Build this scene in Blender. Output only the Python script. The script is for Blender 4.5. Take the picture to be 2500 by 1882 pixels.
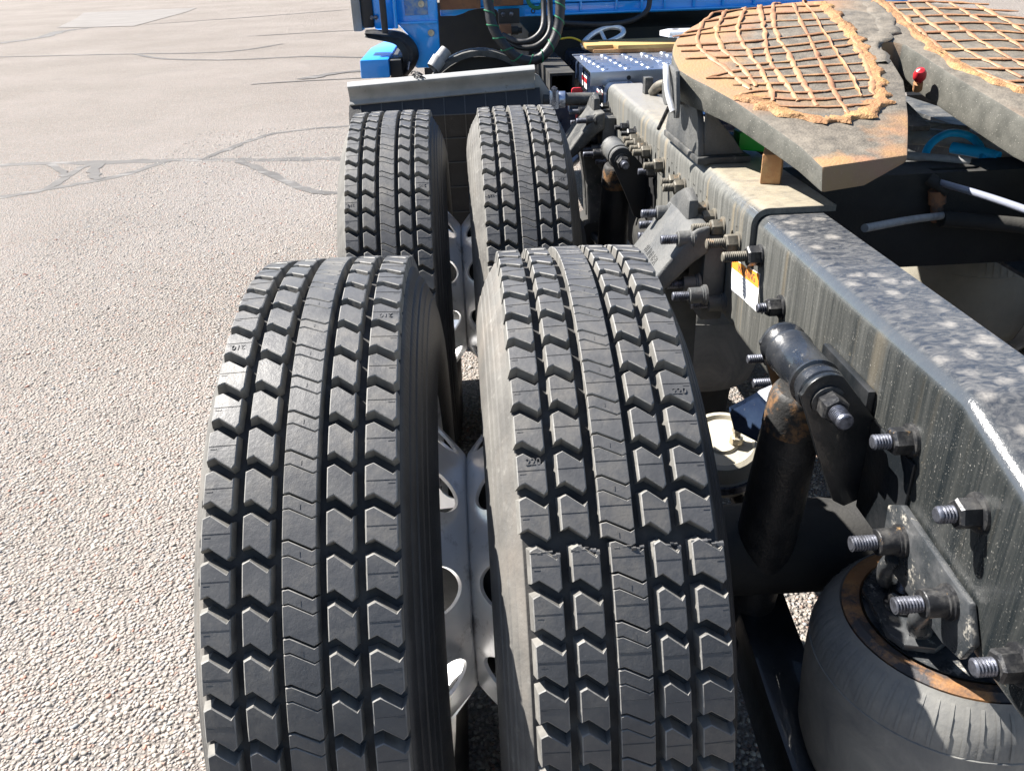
import bpy, bmesh, math, random
import numpy as np
from mathutils import Vector, Matrix
random.seed(7); rng = np.random.default_rng(7)
S = bpy.context.scene
for o in list(bpy.data.objects): bpy.data.objects.remove(o)

# ---------------------------------------------------------------- camera, sky, sun, exposure
cam = bpy.data.objects.new('camera', bpy.data.cameras.new('camera')); S.collection.objects.link(cam)
_r = Vector((0.99765725, -0.06025818, -0.03238756)); _u = Vector((0.05655071, 0.46000733, 0.88611245)); _f = Vector((0.03849701, 0.88586805, -0.46233729))
mw = Matrix.Identity(4)
for i in range(3):
    mw[i][0] = _r[i]; mw[i][1] = _u[i]; mw[i][2] = -_f[i]
mw[0][3], mw[1][3], mw[2][3] = -0.94910, -1.10128, 1.40941
cam.matrix_world = mw
cam.data.sensor_width = 36; cam.data.lens = 29.437; cam.data.clip_start = .05; cam.data.clip_end = 900
S.camera = cam
SUN = Vector((-1, .52, 1.3)).normalized()
W = bpy.data.worlds.new('World'); S.world = W; W.use_nodes = True
wn = W.node_tree; wn.nodes.clear()
sky = wn.nodes.new('ShaderNodeTexSky'); sky.sky_type = 'NISHITA'; sky.sun_disc = False
sky.sun_elevation = math.asin(SUN.z); sky.sun_rotation = math.atan2(SUN.x, SUN.y)
sky.dust_density = .6; sky.ozone_density = 1.4
bg = wn.nodes.new('ShaderNodeBackground'); bg.inputs[1].default_value = .05
wo = wn.nodes.new('ShaderNodeOutputWorld'); wn.links.new(sky.outputs[0], bg.inputs[0]); wn.links.new(bg.outputs[0], wo.inputs[0])
sl = bpy.data.lights.new('sun', 'SUN'); sl.energy = 5.0; sl.angle = math.radians(.5); sl.color = (1, .95, .88)
so = bpy.data.objects.new('sun', sl); S.collection.objects.link(so)
so.rotation_euler = SUN.to_track_quat('Z', 'Y').to_euler(); so.location = (-6, 3, 8)
vs = S.view_settings; vs.view_transform = 'Standard'; vs.look = 'None'; vs.gamma = 1; vs.use_curve_mapping = False; vs.exposure = 1.8

# ---------------------------------------------------------------- helpers
C = S.collection
def P(*a): return np.array(a, float)

class MB:
    def __init__(s): s.v = []; s.f = []
    def add(s, v, f):
        b = len(s.v); s.v += [tuple(map(float, q)) for q in v]; s.f += [tuple(i + b for i in q) for q in f]; return s
    def box(s, x0, x1, y0, y1, z0, z1):
        v = [(x, y, z) for x in (x0, x1) for y in (y0, y1) for z in (z0, z1)]
        return s.add(v, [(0, 1, 3, 2), (4, 6, 7, 5), (0, 4, 5, 1), (2, 3, 7, 6), (0, 2, 6, 4), (1, 5, 7, 3)])
    def obox(s, c, ax, ay, az):                       # oriented box: centre, half axis vectors
        c, ax, ay, az = map(np.asarray, (c, ax, ay, az))
        v = [c + i * ax + j * ay + k * az for i in (-1, 1) for j in (-1, 1) for k in (-1, 1)]
        return s.add(v, [(0, 1, 3, 2), (4, 6, 7, 5), (0, 4, 5, 1), (2, 3, 7, 6), (0, 2, 6, 4), (1, 5, 7, 3)])
    def loft(s, rings, closed=True, cap=True):
        n = len(rings[0]); v = [q for r in rings for q in r]; f = []
        for i in range(len(rings) - 1):
            for j in range(n if closed else n - 1):
                k = (j + 1) % n; f.append((i * n + j, i * n + k, (i + 1) * n + k, (i + 1) * n + j))
        if cap and closed:
            f.append(tuple(range(n - 1, -1, -1))); f.append(tuple(range((len(rings) - 1) * n, len(rings) * n)))
        return s.add(v, f)
    def tube(s, pts, r, n=10, cap=True, flat=1, up=None):
        pts = [np.asarray(q, float) for q in pts]; m = len(pts)
        rs = [r] * m if np.isscalar(r) else list(r)
        T = [pts[min(i + 1, m - 1)] - pts[max(i - 1, 0)] for i in range(m)]; T = [t / np.linalg.norm(t) for t in T]
        a = np.array((0, 0, 1.)) if up is None else np.asarray(up, float)
        if abs(a @ T[0]) > .95: a = np.array((1., 0, 0))
        u = np.cross(T[0], a); u /= np.linalg.norm(u); rings = []
        for i in range(m):
            u = u - (u @ T[i]) * T[i]; u /= np.linalg.norm(u); w = np.cross(u, T[i])
            rings.append([pts[i] + rs[i] * (math.cos(t) * u + flat * math.sin(t) * w) for t in np.arange(n) * 2 * math.pi / n])
        return s.loft(rings, True, cap)
    def lathe(s, prof, o, axis, n=24, cap=False):     # prof (a along axis, r)
        o = np.asarray(o, float); a = np.asarray(axis, float); a = a / np.linalg.norm(a)
        h = np.array((0, 0, 1.)) if abs(a[2]) < .9 else np.array((1., 0, 0)); u = np.cross(a, h); u /= np.linalg.norm(u); w = np.cross(a, u)
        rings = [[o + p * a + r * (math.cos(t) * u + math.sin(t) * w) for t in np.arange(n) * 2 * math.pi / n] for p, r in prof]
        return s.loft(rings, True, cap)
    def prism(s, poly, f0, d):                        # poly 2-D, f0 maps (a,b)->3-D, d = depth vector
        a = [np.asarray(f0(*q), float) for q in poly]; d = np.asarray(d, float)
        return s.loft([a, [q + d for q in a]])
    def grid(s, G):                                   # G[i][j] points
        m, n = len(G), len(G[0])
        return s.add([q for r in G for q in r], [(i * n + j, i * n + j + 1, (i + 1) * n + j + 1, (i + 1) * n + j) for i in range(m - 1) for j in range(n - 1)])
    def mesh(s, name, bevel=0, seg=2, smooth=40, fix=True):
        me = bpy.data.meshes.new(name); me.from_pydata(s.v, [], s.f)
        if fix or bevel:
            b = bmesh.new(); b.from_mesh(me); bmesh.ops.recalc_face_normals(b, faces=b.faces)
            if bevel:
                e = [x for x in b.edges if len(x.link_faces) == 2 and x.calc_face_angle(0) > .6]
                bmesh.ops.bevel(b, geom=e, offset=bevel, segments=seg, affect='EDGES', profile=.6, clamp_overlap=True)
            b.to_mesh(me); b.free()
        me.shade_smooth(); me.set_sharp_from_angle(angle=math.radians(smooth))
        return me

def link(name, me, m=None, parent=None):
    o = bpy.data.objects.new(name, me); C.objects.link(o)
    if m is not None:
        me.materials.clear(); me.materials.append(m)
    if parent is not None:
        o.parent = parent
        if parent.type == 'EMPTY' and parent.get('world'): o.matrix_parent_inverse = Matrix.Translation(-Vector(parent.location))
    return o
def part(mb, name, m, parent, bevel=0, smooth=40, label=None, **k):
    if isinstance(parent, Sub):
        if parent.obj is None:
            parent.obj = part(mb, parent.name, m, truck, bevel, smooth, parent.label, **k); return parent.obj
        parent = parent.obj
    o = link(name, mb.mesh(name, bevel, smooth=smooth, **k), m, parent)
    if label: o['label'] = label
    return o
def thing(name, label, cat, loc=(0, 0, 0), group=None, world=True):
    o = bpy.data.objects.new(name, None); C.objects.link(o); o.location = loc; o.empty_display_size = .05
    o['label'] = label; o['category'] = cat
    if group: o['group'] = group
    if world: o['world'] = 1
    return o
class Sub:                                            # an assembly of the truck: its first mesh is the part, the rest its sub-parts
    def __init__(s, name, label): s.name, s.label, s.obj = name, label, None
def assembly(name, label, *a, **k): return Sub(name, label)
def arc(cx, cy, r, a0, a1, n):
    return [(cx + r * math.cos(math.radians(a)), cy + r * math.sin(math.radians(a))) for a in np.linspace(a0, a1, n)]
def smooth_path(pts, k=6):                            # Catmull-Rom
    p = [np.asarray(q, float) for q in pts]; p = [2 * p[0] - p[1]] + p + [2 * p[-1] - p[-2]]; out = []
    for i in range(1, len(p) - 2):
        for t in np.arange(k) / k:
            out.append(.5 * (2 * p[i] + (p[i + 1] - p[i - 1]) * t + (2 * p[i - 1] - 5 * p[i] + 4 * p[i + 1] - p[i + 2]) * t * t + (3 * p[i] - p[i - 1] - 3 * p[i + 1] + p[i + 2]) * t ** 3))
    return out + [p[-2]]

# ---------------------------------------------------------------- materials
class NT:
    def __init__(s, name):
        s.m = bpy.data.materials.new(name); s.m.use_nodes = True; s.t = s.m.node_tree; s.b = s.t.nodes['Principled BSDF']
        g = s.t.nodes.new('ShaderNodeNewGeometry'); s.pos = g.outputs['Position']; s.nrm = g.outputs['Normal']
    def n(s, ty, **k):
        x = s.t.nodes.new(ty)
        for a, v in k.items():
            if a.startswith('i_'): s.put(v, x.inputs[int(a[2:])] if a[2:].isdigit() else x.inputs[a[2:]])
            else: setattr(x, a, v)
        return x
    def put(s, v, i):
        if hasattr(v, 'links'): s.t.links.new(v, i)
        elif isinstance(v, (tuple, list)) and len(v) == 3 and i.type == 'RGBA': i.default_value = (*v, 1)
        else: i.default_value = v
    def scl(s, v, vec): return s.n('ShaderNodeVectorMath', operation='MULTIPLY', i_0=v, i_1=vec).outputs[0]
    def noise(s, scale, det=4, rough=.6, vec=None, dist=0): return s.n('ShaderNodeTexNoise', i_Vector=vec or s.pos, i_Scale=scale, i_Detail=det, i_Roughness=rough, i_Distortion=dist).outputs[0]
    def vor(s, scale, vec=None, out='Distance', feature='F1', rnd=1): return s.n('ShaderNodeTexVoronoi', feature=feature, i_Vector=vec or s.pos, i_Scale=scale, i_Randomness=rnd).outputs[out]
    def ramp(s, f, lo, hi, a=0., b=1.): return s.n('ShaderNodeMapRange', i_Value=f, i_1=lo, i_2=hi, i_3=a, i_4=b).outputs[0]
    def mix(s, f, a, b):
        x = s.n('ShaderNodeMix', data_type='RGBA'); s.put(f, x.inputs[0]); s.put(a, x.inputs[6]); s.put(b, x.inputs[7]); return x.outputs[2]
    def math(s, op, a, b=0.): return s.n('ShaderNodeMath', operation=op, i_0=a, i_1=b).outputs[0]
    def xyz(s, v): return s.n('ShaderNodeSeparateXYZ', i_0=v).outputs
    def bump(s, h, st=.3, dist=.01, nin=None):
        x = s.n('ShaderNodeBump', i_Strength=st, i_Distance=dist, i_Height=h)
        if nin: s.put(nin, x.inputs['Normal'])
        return x.outputs[0]
    def set(s, **k):
        mp = dict(col='Base Color', rough='Roughness', metal='Metallic', nrm='Normal', coat='Coat Weight', spec='Specular IOR Level')
        for a, v in k.items(): s.put(v, s.b.inputs[mp[a]])
        return s.m

def dusty(name, c1, c2, s1=25, lo=.42, hi=.62, rough=.55, rough2=.8, metal=0, c3=None, s3=9, lo3=.55, hi3=.65, bump=.25, bs=180, coat=0, bd=.003, updust=None):
    t = NT(name); f = t.ramp(t.noise(s1, 6), lo, hi); c = t.mix(f, c1, c2); r = t.ramp(f, 0, 1, rough, rough2)
    if c3: c = t.mix(t.ramp(t.noise(s3, 8, .7), lo3, hi3), c, c3)
    if updust:
        z = t.xyz(t.nrm)[2]; u = t.math('MULTIPLY', t.ramp(z, .4, .95), t.ramp(t.noise(40, 5), .3, .6, .35, 1)); c = t.mix(u, c, updust)
        r = t.math('MAXIMUM', r, t.math('MULTIPLY', u, .8))
    return t.set(col=c, rough=r, metal=metal, coat=coat, nrm=t.bump(t.noise(bs, 4), bump, bd))

def mat_ground():
    t = NT('aggregate_asphalt')
    v = t.n('ShaderNodeTexVoronoi', i_Vector=t.pos, i_Scale=105., i_Randomness=1.); v2 = t.n('ShaderNodeTexVoronoi', i_Vector=t.pos, i_Scale=210., i_Randomness=1.)
    hue = t.xyz(v.outputs['Color'])
    c = t.mix(t.ramp(hue[0], .0, 1.), (.252, .219, .194), (.375, .336, .302))
    c = t.mix(t.ramp(hue[1], .86, .9), c, (.33, .21, .165))
    c = t.mix(t.ramp(hue[2], .85, .9), c, (.26, .265, .27))
    c = t.mix(t.ramp(v.outputs['Distance'], .45, .75), c, (.15, .135, .122))
    c = t.mix(t.ramp(v2.outputs['Distance'], .5, .8, 0, .6), c, (.125, .113, .103))
    c = t.mix(t.math('MULTIPLY', t.ramp(t.math('ADD', t.xyz(t.pos)[1], t.math('MULTIPLY', t.noise(.25, 4), 8.)), 5., 18.), .45), c, (.19, .165, .145))  # distant ground tinted darker, painting in the self-shadow of the stones
    c = t.mix(t.ramp(t.noise(13, 8, .8), .42, .66, 0, .45), c, (.15, .135, .12)); c = t.mix(t.ramp(t.noise(31, 5, .8), .55, .68, 0, .5), c, (.40, .365, .33))
    c = t.mix(t.ramp(t.noise(.55, 5), .38, .68, 0, .35), c, (.325, .293, .272))
    c = t.mix(t.ramp(t.noise(1.1, 5, .7, None, .8), .56, .68, 0, .38), c, (.18, .163, .15)); c = t.mix(t.ramp(t.noise(2.3, 4), .5, .75, 0, .3), c, (.215, .193, .176))
    h = t.math('ADD', t.math('MULTIPLY', t.ramp(v.outputs['Distance'], 0, .8, 1, 0), 1.), t.math('MULTIPLY', t.ramp(v2.outputs['Distance'], 0, .8, .5, 0), t.noise(30, 3)))
    return t.set(col=c, rough=.9, nrm=t.bump(h, 1., .011), spec=.2)
def mat_seal():
    t = NT('crack_sealant'); c = t.mix(t.ramp(t.noise(6, 6), .35, .65), (.048, .044, .041), (.078, .072, .067))
    c = t.mix(t.ramp(t.noise(3, 3, .5, t.scl(t.pos, (1, 3, 1))), .56, .66), c, (.125, .117, .11))
    return t.set(col=c, rough=.75, nrm=t.bump(t.noise(120, 4), .4, .004))
def mat_tread():
    t = NT('tread_rubber'); f = t.ramp(t.noise(18, 6, .65), .35, .7); c = t.mix(f, (.048, .049, .052), (.078, .078, .079))
    z = t.n('ShaderNodeObjectInfo').outputs['Random']; c = t.mix(t.ramp(z, 0, 1, 0, .35), c, (.08, .08, .083))
    c = t.mix(t.ramp(t.noise(300, 3), .66, .75, 0, .5), c, (.16, .155, .15))
    c = t.mix(t.ramp(t.noise(9, 7, .75), .50, .72, 0, .55), c, (.15, .135, .112)); c = t.mix(t.ramp(t.noise(45, 6, .8), .56, .66, 0, .45), c, (.045, .045, .047))
    return t.set(col=c, rough=t.ramp(t.noise(30, 4), .3, .7, .40, .56), nrm=t.bump(t.noise(95, 6, .7), .25, .003), spec=.5)
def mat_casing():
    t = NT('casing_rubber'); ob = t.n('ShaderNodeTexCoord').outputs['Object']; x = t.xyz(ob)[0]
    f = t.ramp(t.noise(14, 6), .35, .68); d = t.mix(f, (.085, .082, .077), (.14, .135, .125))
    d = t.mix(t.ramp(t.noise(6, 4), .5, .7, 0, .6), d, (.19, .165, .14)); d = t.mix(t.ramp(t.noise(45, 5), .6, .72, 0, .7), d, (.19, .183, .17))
    shade_in = t.mix(f, (.014, .015, .017), (.028, .029, .031))
    k = t.ramp(t.math('ADD', x, t.math('MULTIPLY', t.noise(25, 4), .01)), .105, .117)      # shade painted in: inboard sidewall coloured near black
    shade_gr = t.math('MULTIPLY', t.math('MULTIPLY', t.ramp(x, -.1075, -.1055), t.ramp(x, .1075, .1055)), 1.)
    d = t.mix(t.math('MULTIPLY', shade_gr, t.ramp(t.noise(20, 4), .35, .65, .95, .6)), d, (.02, .02, .021))  # groove floor darkened to paint the shade between the blocks
    return t.set(col=t.mix(k, d, shade_in), rough=t.ramp(k, 0, 1, .8, .5), nrm=t.bump(t.noise(140, 5), .3, .003), spec=.35)
def mat_wall():
    t = NT('dusty_groove_rubber'); f = t.ramp(t.noise(30, 5), .35, .68); c = t.mix(f, (.10, .097, .091), (.185, .178, .163))
    return t.set(col=c, rough=.85, nrm=t.bump(t.noise(160, 4), .3, .002), spec=.3)
def mat_side():
    t = NT('dusty_rail_paint')
    st = t.noise(60, 5, .7, t.scl(t.pos, (1, 1, .035))); st2 = t.noise(190, 4, .7, t.scl(t.pos, (1, 1, .03)))
    x, y, z = t.xyz(t.pos)
    # dusty towards the tandem centre, cleaner paint towards the end of the rail
    fw = t.ramp(y, -.35, .75)
    d = t.math('ADD', t.math('MULTIPLY', t.ramp(st, .4, .68), .7), t.math('MULTIPLY', t.ramp(st2, .42, .7), .4))
    d = t.math('MULTIPLY', d, t.ramp(fw, 0, 1, .22, .6)); d = t.math('ADD', d, t.ramp(fw, 0, 1, .0, .45))
    c = t.mix(d, (.010, .013, .015), (.155, .153, .138))
    c = t.mix(t.math('MULTIPLY', t.ramp(t.noise(26, 3, .5, t.scl(t.pos, (1, 1, .05))), .6, .72), t.ramp(y, -.2, .3, .15, .7)), c, (.21, .17, .11))
    sp = t.ramp(t.noise(420, 2), .64, .72); c = t.mix(t.math('MULTIPLY', t.math('MULTIPLY', sp, t.ramp(t.noise(14, 4), .35, .65, .15, 1)), .7), c, (.34, .325, .295)); c = t.mix(t.ramp(t.noise(24, 8, .8), .66, .70, 0, .7), c, (.32, .27, .19))
    up = t.ramp(t.xyz(t.nrm)[2], .75, .98)
    # dried water spots on the flange
    v = t.n('ShaderNodeTexVoronoi', i_Vector=t.n('ShaderNodeVectorMath', operation='ADD', i_0=t.pos, i_1=t.scl(t.n('ShaderNodeTexNoise', i_Vector=t.pos, i_Scale=30., i_Detail=3.).outputs[1], (.03, .03, .03))).outputs[0], i_Scale=27., i_Randomness=1.)
    spot = t.ramp(v.outputs['Distance'], .42, .16); spot = t.math('MULTIPLY', spot, t.ramp(t.xyz(v.outputs['Color'])[0], .25, .4))
    rain = t.ramp(t.noise(70, 5, .7, t.scl(t.pos, (.5, 1, 1)), 1.5), .4, .66)
    top = t.mix(t.math('MULTIPLY', rain, .75), (.028, .032, .04), (.12, .118, .115)); top = t.mix(t.math('MULTIPLY', t.math('MULTIPLY', spot, t.ramp(t.noise(160, 4), .3, .6, .4, 1)), .75), top, (.26, .244, .222))
    top = t.mix(t.math('MULTIPLY', t.ramp(y, .345, .36), t.ramp(t.noise(35, 6), .25, .6, .55, 1)), top, (.27, .238, .18)); top = t.mix(t.ramp(y, 1.2, 1.6), top, (.225, .215, .195))
    c = t.mix(up, c, top); cz = t.xyz(t.nrm)[2]; cr = t.math('MULTIPLY', t.ramp(cz, .25, .5), t.ramp(cz, .93, .8)); cr = t.math('MULTIPLY', cr, t.ramp(y, .5, .3)); c = t.mix(t.math('MULTIPLY', cr, .7), c, (.05, .055, .06))
    r = t.ramp(d, 0, .8, .22, .75); r = t.mix(up, r, t.ramp(rain, 0, 1, .3, .55)); r = t.mix(cr, r, (.18, .18, .18))
    return t.set(col=c, rough=r, nrm=t.bump(t.noise(260, 4), .25, .002), coat=t.math('ADD', t.math('MULTIPLY', cr, .9), .1))
def mat_plate():
    t = NT('greasy_plate'); x, y, z = t.xyz(t.pos)
    up = t.ramp(t.xyz(t.nrm)[2], .7, .95)
    g = t.mix(t.ramp(t.noise(30, 7, .75), .35, .7), (.075, .067, .055), (.19, .165, .132))
    rust = t.mix(t.ramp(t.noise(14, 6), .35, .65), (.27, .165, .075), (.27, .15, .092))
    rust = t.mix(t.ramp(t.noise(7, 3), .55, .7), rust, (.30, .15, .085))
    # rusty bare steel at the front left rim, at the ramp tips and the rear lip
    n = t.math('MULTIPLY', t.math('SUBTRACT', t.noise(11, 5), .5), .22)
    dx = t.math('ADD', x, -.02); r2 = t.math('SQRT', t.math('ADD', t.math('POWER', dx, 2.), t.math('POWER', t.math('SUBTRACT', y, .835), 2.)))
    rim = t.ramp(t.math('ADD', r2, n), .33, .42)
    rim = t.math('MULTIPLY', rim, t.ramp(y, .52, .62)); tip = t.ramp(t.math('ADD', t.math('ADD', x, t.math('MULTIPLY', y, -.22)), n), -.30, -.25); tip = t.math('MULTIPLY', tip, t.ramp(y, .53, .48)); tip = t.math('MAXIMUM', tip, t.ramp(t.math('ADD', y, n), .345, .315))
    f = t.math('MAXIMUM', rim, tip); f = t.math('MULTIPLY', f, t.ramp(x, .12, 0.))
    top = t.mix(t.math('MULTIPLY', f, t.ramp(t.noise(20, 5), .2, .4, .5, 1)), g, rust)
    side = t.mix(t.ramp(t.noise(25, 6), .35, .65), (.06, .06, .052), (.11, .107, .093)); side = t.mix(t.ramp(t.noise(380, 2), .66, .74), side, (.4, .38, .33))
    side = t.mix(t.math('MULTIPLY', t.ramp(t.xyz(t.nrm)[1], -.5, -.9), .8), side, rust)
    return t.set(col=t.mix(up, side, top), rough=.65, nrm=t.bump(t.math('MULTIPLY', t.math('ADD', t.noise(75, 7, .75), t.math('MULTIPLY', t.vor(210), .5)), t.ramp(up, 0, 1, .25, 1)), .35, .004), spec=.4)
def mat_bag():
    t = NT('air_spring_rubber'); c = t.mix(t.ramp(t.noise(9, 6, .7, None, 1.), .35, .7), (.135, .136, .135), (.24, .235, .215))
    return t.set(col=c, rough=.6, nrm=t.bump(t.noise(90, 5), .2, .003))

M_wall = mat_wall(); M_edge = dusty('worn_glint_rubber_edge', (.21, .205, .195), (.13, .127, .12), 40, .35, .65, .6, .8); M_ground, M_seal, M_tread, M_casing, M_side, M_plate, M_bag = mat_ground(), mat_seal(), mat_tread(), mat_casing(), mat_side(), mat_plate(), mat_bag()  # M_edge: worn bevel tone, lightened to paint glints along block edges
M_alu = dusty('cast_aluminium_wheel', (.88, .87, .86), (.74, .74, .74), 9, .35, .7, .3, .45, .6, (.42, .40, .38), 16, .56, .7, .15, 60)
M_deck = dusty('tread_plate_aluminium', (.52, .58, .70), (.45, .5, .6), 9, .35, .7, .25, .34, .92, bump=.06)
M_dusty = dusty('dusty_black_paint', (.028, .03, .031), (.10, .097, .09), 16, .4, .68, .5, .8, 0, (.19, .178, .158), 60, .58, .7, .3, 220)
M_cast = dusty('painted_casting', (.055, .058, .06), (.105, .104, .099), 14, .35, .7, .5, .7, 0, (.055, .055, .055), 30, .6, .7, .5, 150)
M_black = dusty('black_paint', (.008, .010, .012), (.02, .021, .023), 20, .4, .7, .3, .5, 0, (.2, .19, .17), 200, .66, .74, .2, 160, coat=.3)
M_blackmatt = dusty('black_plastic', (.013, .013, .014), (.024, .024, .025), 12, .4, .7, .5, .65)
M_grime = dusty('underside_grime', (.012, .012, .012), (.03, .029, .026), 15, .4, .65, .7, .9)
M_rubber = dusty('black_rubber', (.012, .012, .014), (.028, .028, .03), 30, .4, .7, .45, .6)
M_bolt_tan = dusty('dusty_bolt', (.135, .122, .096), (.075, .069, .058), 60, .4, .65, .6, .8, .15, (.3, .2, .12), 40, .6, .68)
M_bolt_dark = dusty('dark_bolt', (.025, .026, .029), (.085, .083, .08), 70, .45, .7, .35, .6, .4, (.3, .2, .1), 40, .64, .7)
M_steel = dusty('plated_stud', (.20, .21, .25), (.06, .063, .075), 70, .4, .62, .35, .55, .8)
M_rust = dusty('rusted_steel', (.40, .21, .085), (.30, .15, .07), 20, .35, .65, .75, .9, 0, (.45, .29, .13), 8, .5, .65, .4, 140)
M_rustdark = dusty('dark_rust', (.16, .07, .035), (.25, .12, .06), 18, .35, .65, .7, .9, 0, (.08, .06, .05), 12, .55, .65, .4, 140)
M_tan = dusty('weathered_tan_steel', (.40, .255, .085), (.33, .20, .07), 12, .35, .65, .6, .8, 0, (.3, .15, .06), 10, .62, .72, .3, 140)
M_grease = dusty('orange_grease', (.33, .18, .09), (.22, .10, .052), 22, .35, .65, .5, .7, 0, (.36, .215, .10), 10, .5, .65, .45, 120, bd=.004)
M_smear = dusty('caked_grease', (.33, .175, .07), (.21, .10, .045), 45, .35, .65, .6, .85, 0, (.38, .23, .085), 12, .5, .65, .9, 150, bd=.006)
M_greasedark = dusty('dark_grease', (.03, .029, .027), (.085, .08, .072), 40, .4, .65, .45, .7, 0, None, bump=.7, bs=90, bd=.006)
M_blue = dusty('blue_cab_paint', (.008, .35, .92), (.008, .33, .87), 6, .3, .7, .22, .3, 0, None, bump=.02, coat=.8)
M_bluestep = dusty('light_blue_paint', (.02, .27, .74), (.02, .25, .70), 6, .3, .7, .3, .4, 0, None, bump=.03, coat=.4)
M_navy = dusty('blue_black_paint', (.012, .02, .045), (.02, .035, .07), 14, .4, .7, .25, .4, 0, (.16, .16, .17), 60, .62, .72, .1, 120, coat=.5)
M_fender = dusty('grey_fender_plastic', (.20, .20, .19), (.29, .285, .268), 12, .35, .7, .5, .7, 0, (.12, .11, .1), 40, .62, .7, .25, 120)
M_lip = dusty('pale_fender_edge', (.40, .40, .39), (.32, .32, .31), 12, .35, .7, .35, .5, .3, bump=.1)
M_white = dusty('sticker_white', (.8, .8, .78), (.74, .73, .7), 20, .4, .7, .5, .6, bump=.05)
M_orange = dusty('sticker_orange', (.80, .27, .03), (.7, .24, .04), 30, .4, .7, .5, .6, bump=.05)
M_ink = dusty('print_ink', (.05, .045, .05), (.07, .06, .06), 30, .4, .7, .6, .7, bump=.02)
M_ink2 = dusty('faded_print', (.38, .38, .42), (.5, .5, .52), 60, .4, .7, .6, .7, bump=.02)
M_red = dusty('red_plastic', (.5, .02, .03), (.38, .02, .025), 20, .4, .7, .35, .5, bump=.05)
M_green = dusty('green_plastic', (.02, .42, .05), (.02, .33, .04), 20, .4, .7, .35, .5, bump=.05)
M_hoseblue = dusty('blue_air_line', (.01, .5, .95), (.02, .42, .85), 40, .4, .7, .35, .5, bump=.05)
M_hosegrey = dusty('grey_conduit', (.3, .3, .3), (.2, .2, .2), 40, .4, .7, .5, .7)
M_hosegreen = dusty('green_stripe', (.01, .16, .07), (.01, .1, .05), 40, .4, .7, .5, .7)
M_cream = dusty('cream_brake_chamber', (.42, .39, .315), (.34, .315, .255), 12, .35, .7, .4, .6, 0, (.3, .27, .2), 20, .64, .72, .2)
M_brass = dusty('brass_fitting', (.55, .5, .4), (.45, .38, .26), 40, .4, .7, .35, .5, .6)
M_ring = dusty('rusty_bead_ring', (.33, .17, .065), (.24, .115, .045), 14, .35, .6, .6, .8, 0, (.035, .033, .036), 6, .47, .56, .4, 120)
M_flake = dusty('chipped_black_paint', (.03, .034, .038), (.07, .072, .075), 30, .4, .7, .25, .5, 0, (.36, .34, .3), 38, .57, .66, .35, 130, coat=.3)
M_yellow = dusty('yellow_line', (.7, .5, .03), (.6, .45, .03), 40, .4, .7, .4, .5)

# ---------------------------------------------------------------- ground
mb = MB(); mb.add([(-420, -60, 0), (420, -60, 0), (420, 780, 0), (-420, 780, 0)], [(0, 1, 2, 3)])
ground = link('asphalt_ground', mb.mesh('asphalt_ground', fix=False), M_ground); ground['kind'] = 'structure'
def ribbon(pts, w, z):
    p = smooth_path([(a, b, 0) for a, b in pts], 5); m = len(p); L = []; R = []
    for i in range(m):
        t = p[min(i + 1, m - 1)] - p[max(i - 1, 0)]; t /= np.linalg.norm(t); n = np.array((-t[1], t[0], 0)); d = np.linalg.norm(p[i][:2] - P(-.95, -1.1))
        e = min(i, m - 1 - i) / m; k = w * .8 * (.6 + .6 * rng.random()) * (1 if e > .06 else .6)
        s = rng.normal(0, w * .08); L.append(p[i] + n * (k / 2 + s) + (0, 0, z)); R.append(p[i] - n * (k / 2 - s) + (0, 0, z))
    return MB().grid([L, R])
cracks = [([(-5.6, 5.97), (-5.15, 5.94), (-4.687, 5.906), (-4.433, 5.925), (-4.009, 5.856), (-3.464, 5.803), (-3.007, 5.768), (-2.513, 5.664), (-1.939, 5.574), (-1.2, 5.5)], .16),
 ([(-5.0, 4.55), (-4.6, 4.67), (-4.184, 4.837), (-3.987, 4.959), (-3.808, 5.091), (-3.602, 5.276), (-3.473, 5.435), (-3.383, 5.669), (-3.3, 5.76)], .11),
 ([(-4.05, 4.93), (-3.944, 5.021), (-3.944, 5.369), (-3.948, 5.697), (-3.916, 5.819)], .10),
 ([(-3.07, 5.76), (-2.936, 6.131), (-2.819, 6.486), (-2.588, 6.812), (-2.015, 6.961), (-1.3, 7.0)], .09),
 ([(-2.75, 5.67), (-2.69, 5.584), (-2.495, 5.32), (-2.248, 4.913), (-2.025, 4.615), (-1.832, 4.513), (-1.2, 4.4)], .10),
 ([(-3.868, 5.8), (-3.78, 5.45), (-3.651, 5.22)], .12), ([(-4.30, 5.9), (-4.055, 5.551), (-3.95, 5.369)], .08),
 ([(-11.5, 17.2), (-10.532, 18.303), (-10.178, 19.474), (-10.401, 21.087), (-10.052, 22.138)], .35),
 ([(-12, 15.6), (-8.592, 15.103), (-6.592, 14.752), (-5.485, 14.465), (-4.75, 14.582), (-4.175, 15.506)], .14),
 ([(-6.6, 14.75), (-5.698, 13.675), (-4.499, 13.128), (-3.417, 13.195), (-2.504, 12.744), (-1, 12.5)], .14),
 ([(-3.6, 10.1), (-3.402, 10.187), (-2.447, 10.277), (-1.2, 10.3)], .08),
 ([(-8.883, 22.34), (-6.498, 23.684), (-4.058, 25.362)], .16), ([(-5.238, 17.481), (-3.196, 17.908), (-1.5, 18.1)], .11),
 ([(-1.9, 11.2), (-2.6, 10.9), (-3.0, 10.4)], .25)]
for i, (p_, w_) in enumerate(cracks):
    part(ribbon(p_, w_, .0012 + .0005 * i), 'crack_seal', M_seal, ground, fix=False)
pp = [(-11.049, 22.371), (-12.0, 26), (-13.049, 29.262), (-12.068, 29.501), (-9.52, 29.653), (-9.3, 28), (-9.186, 26.592), (-8.972, 21.86), (-9.4, 22.0), (-9.851, 22.04)]
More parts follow.
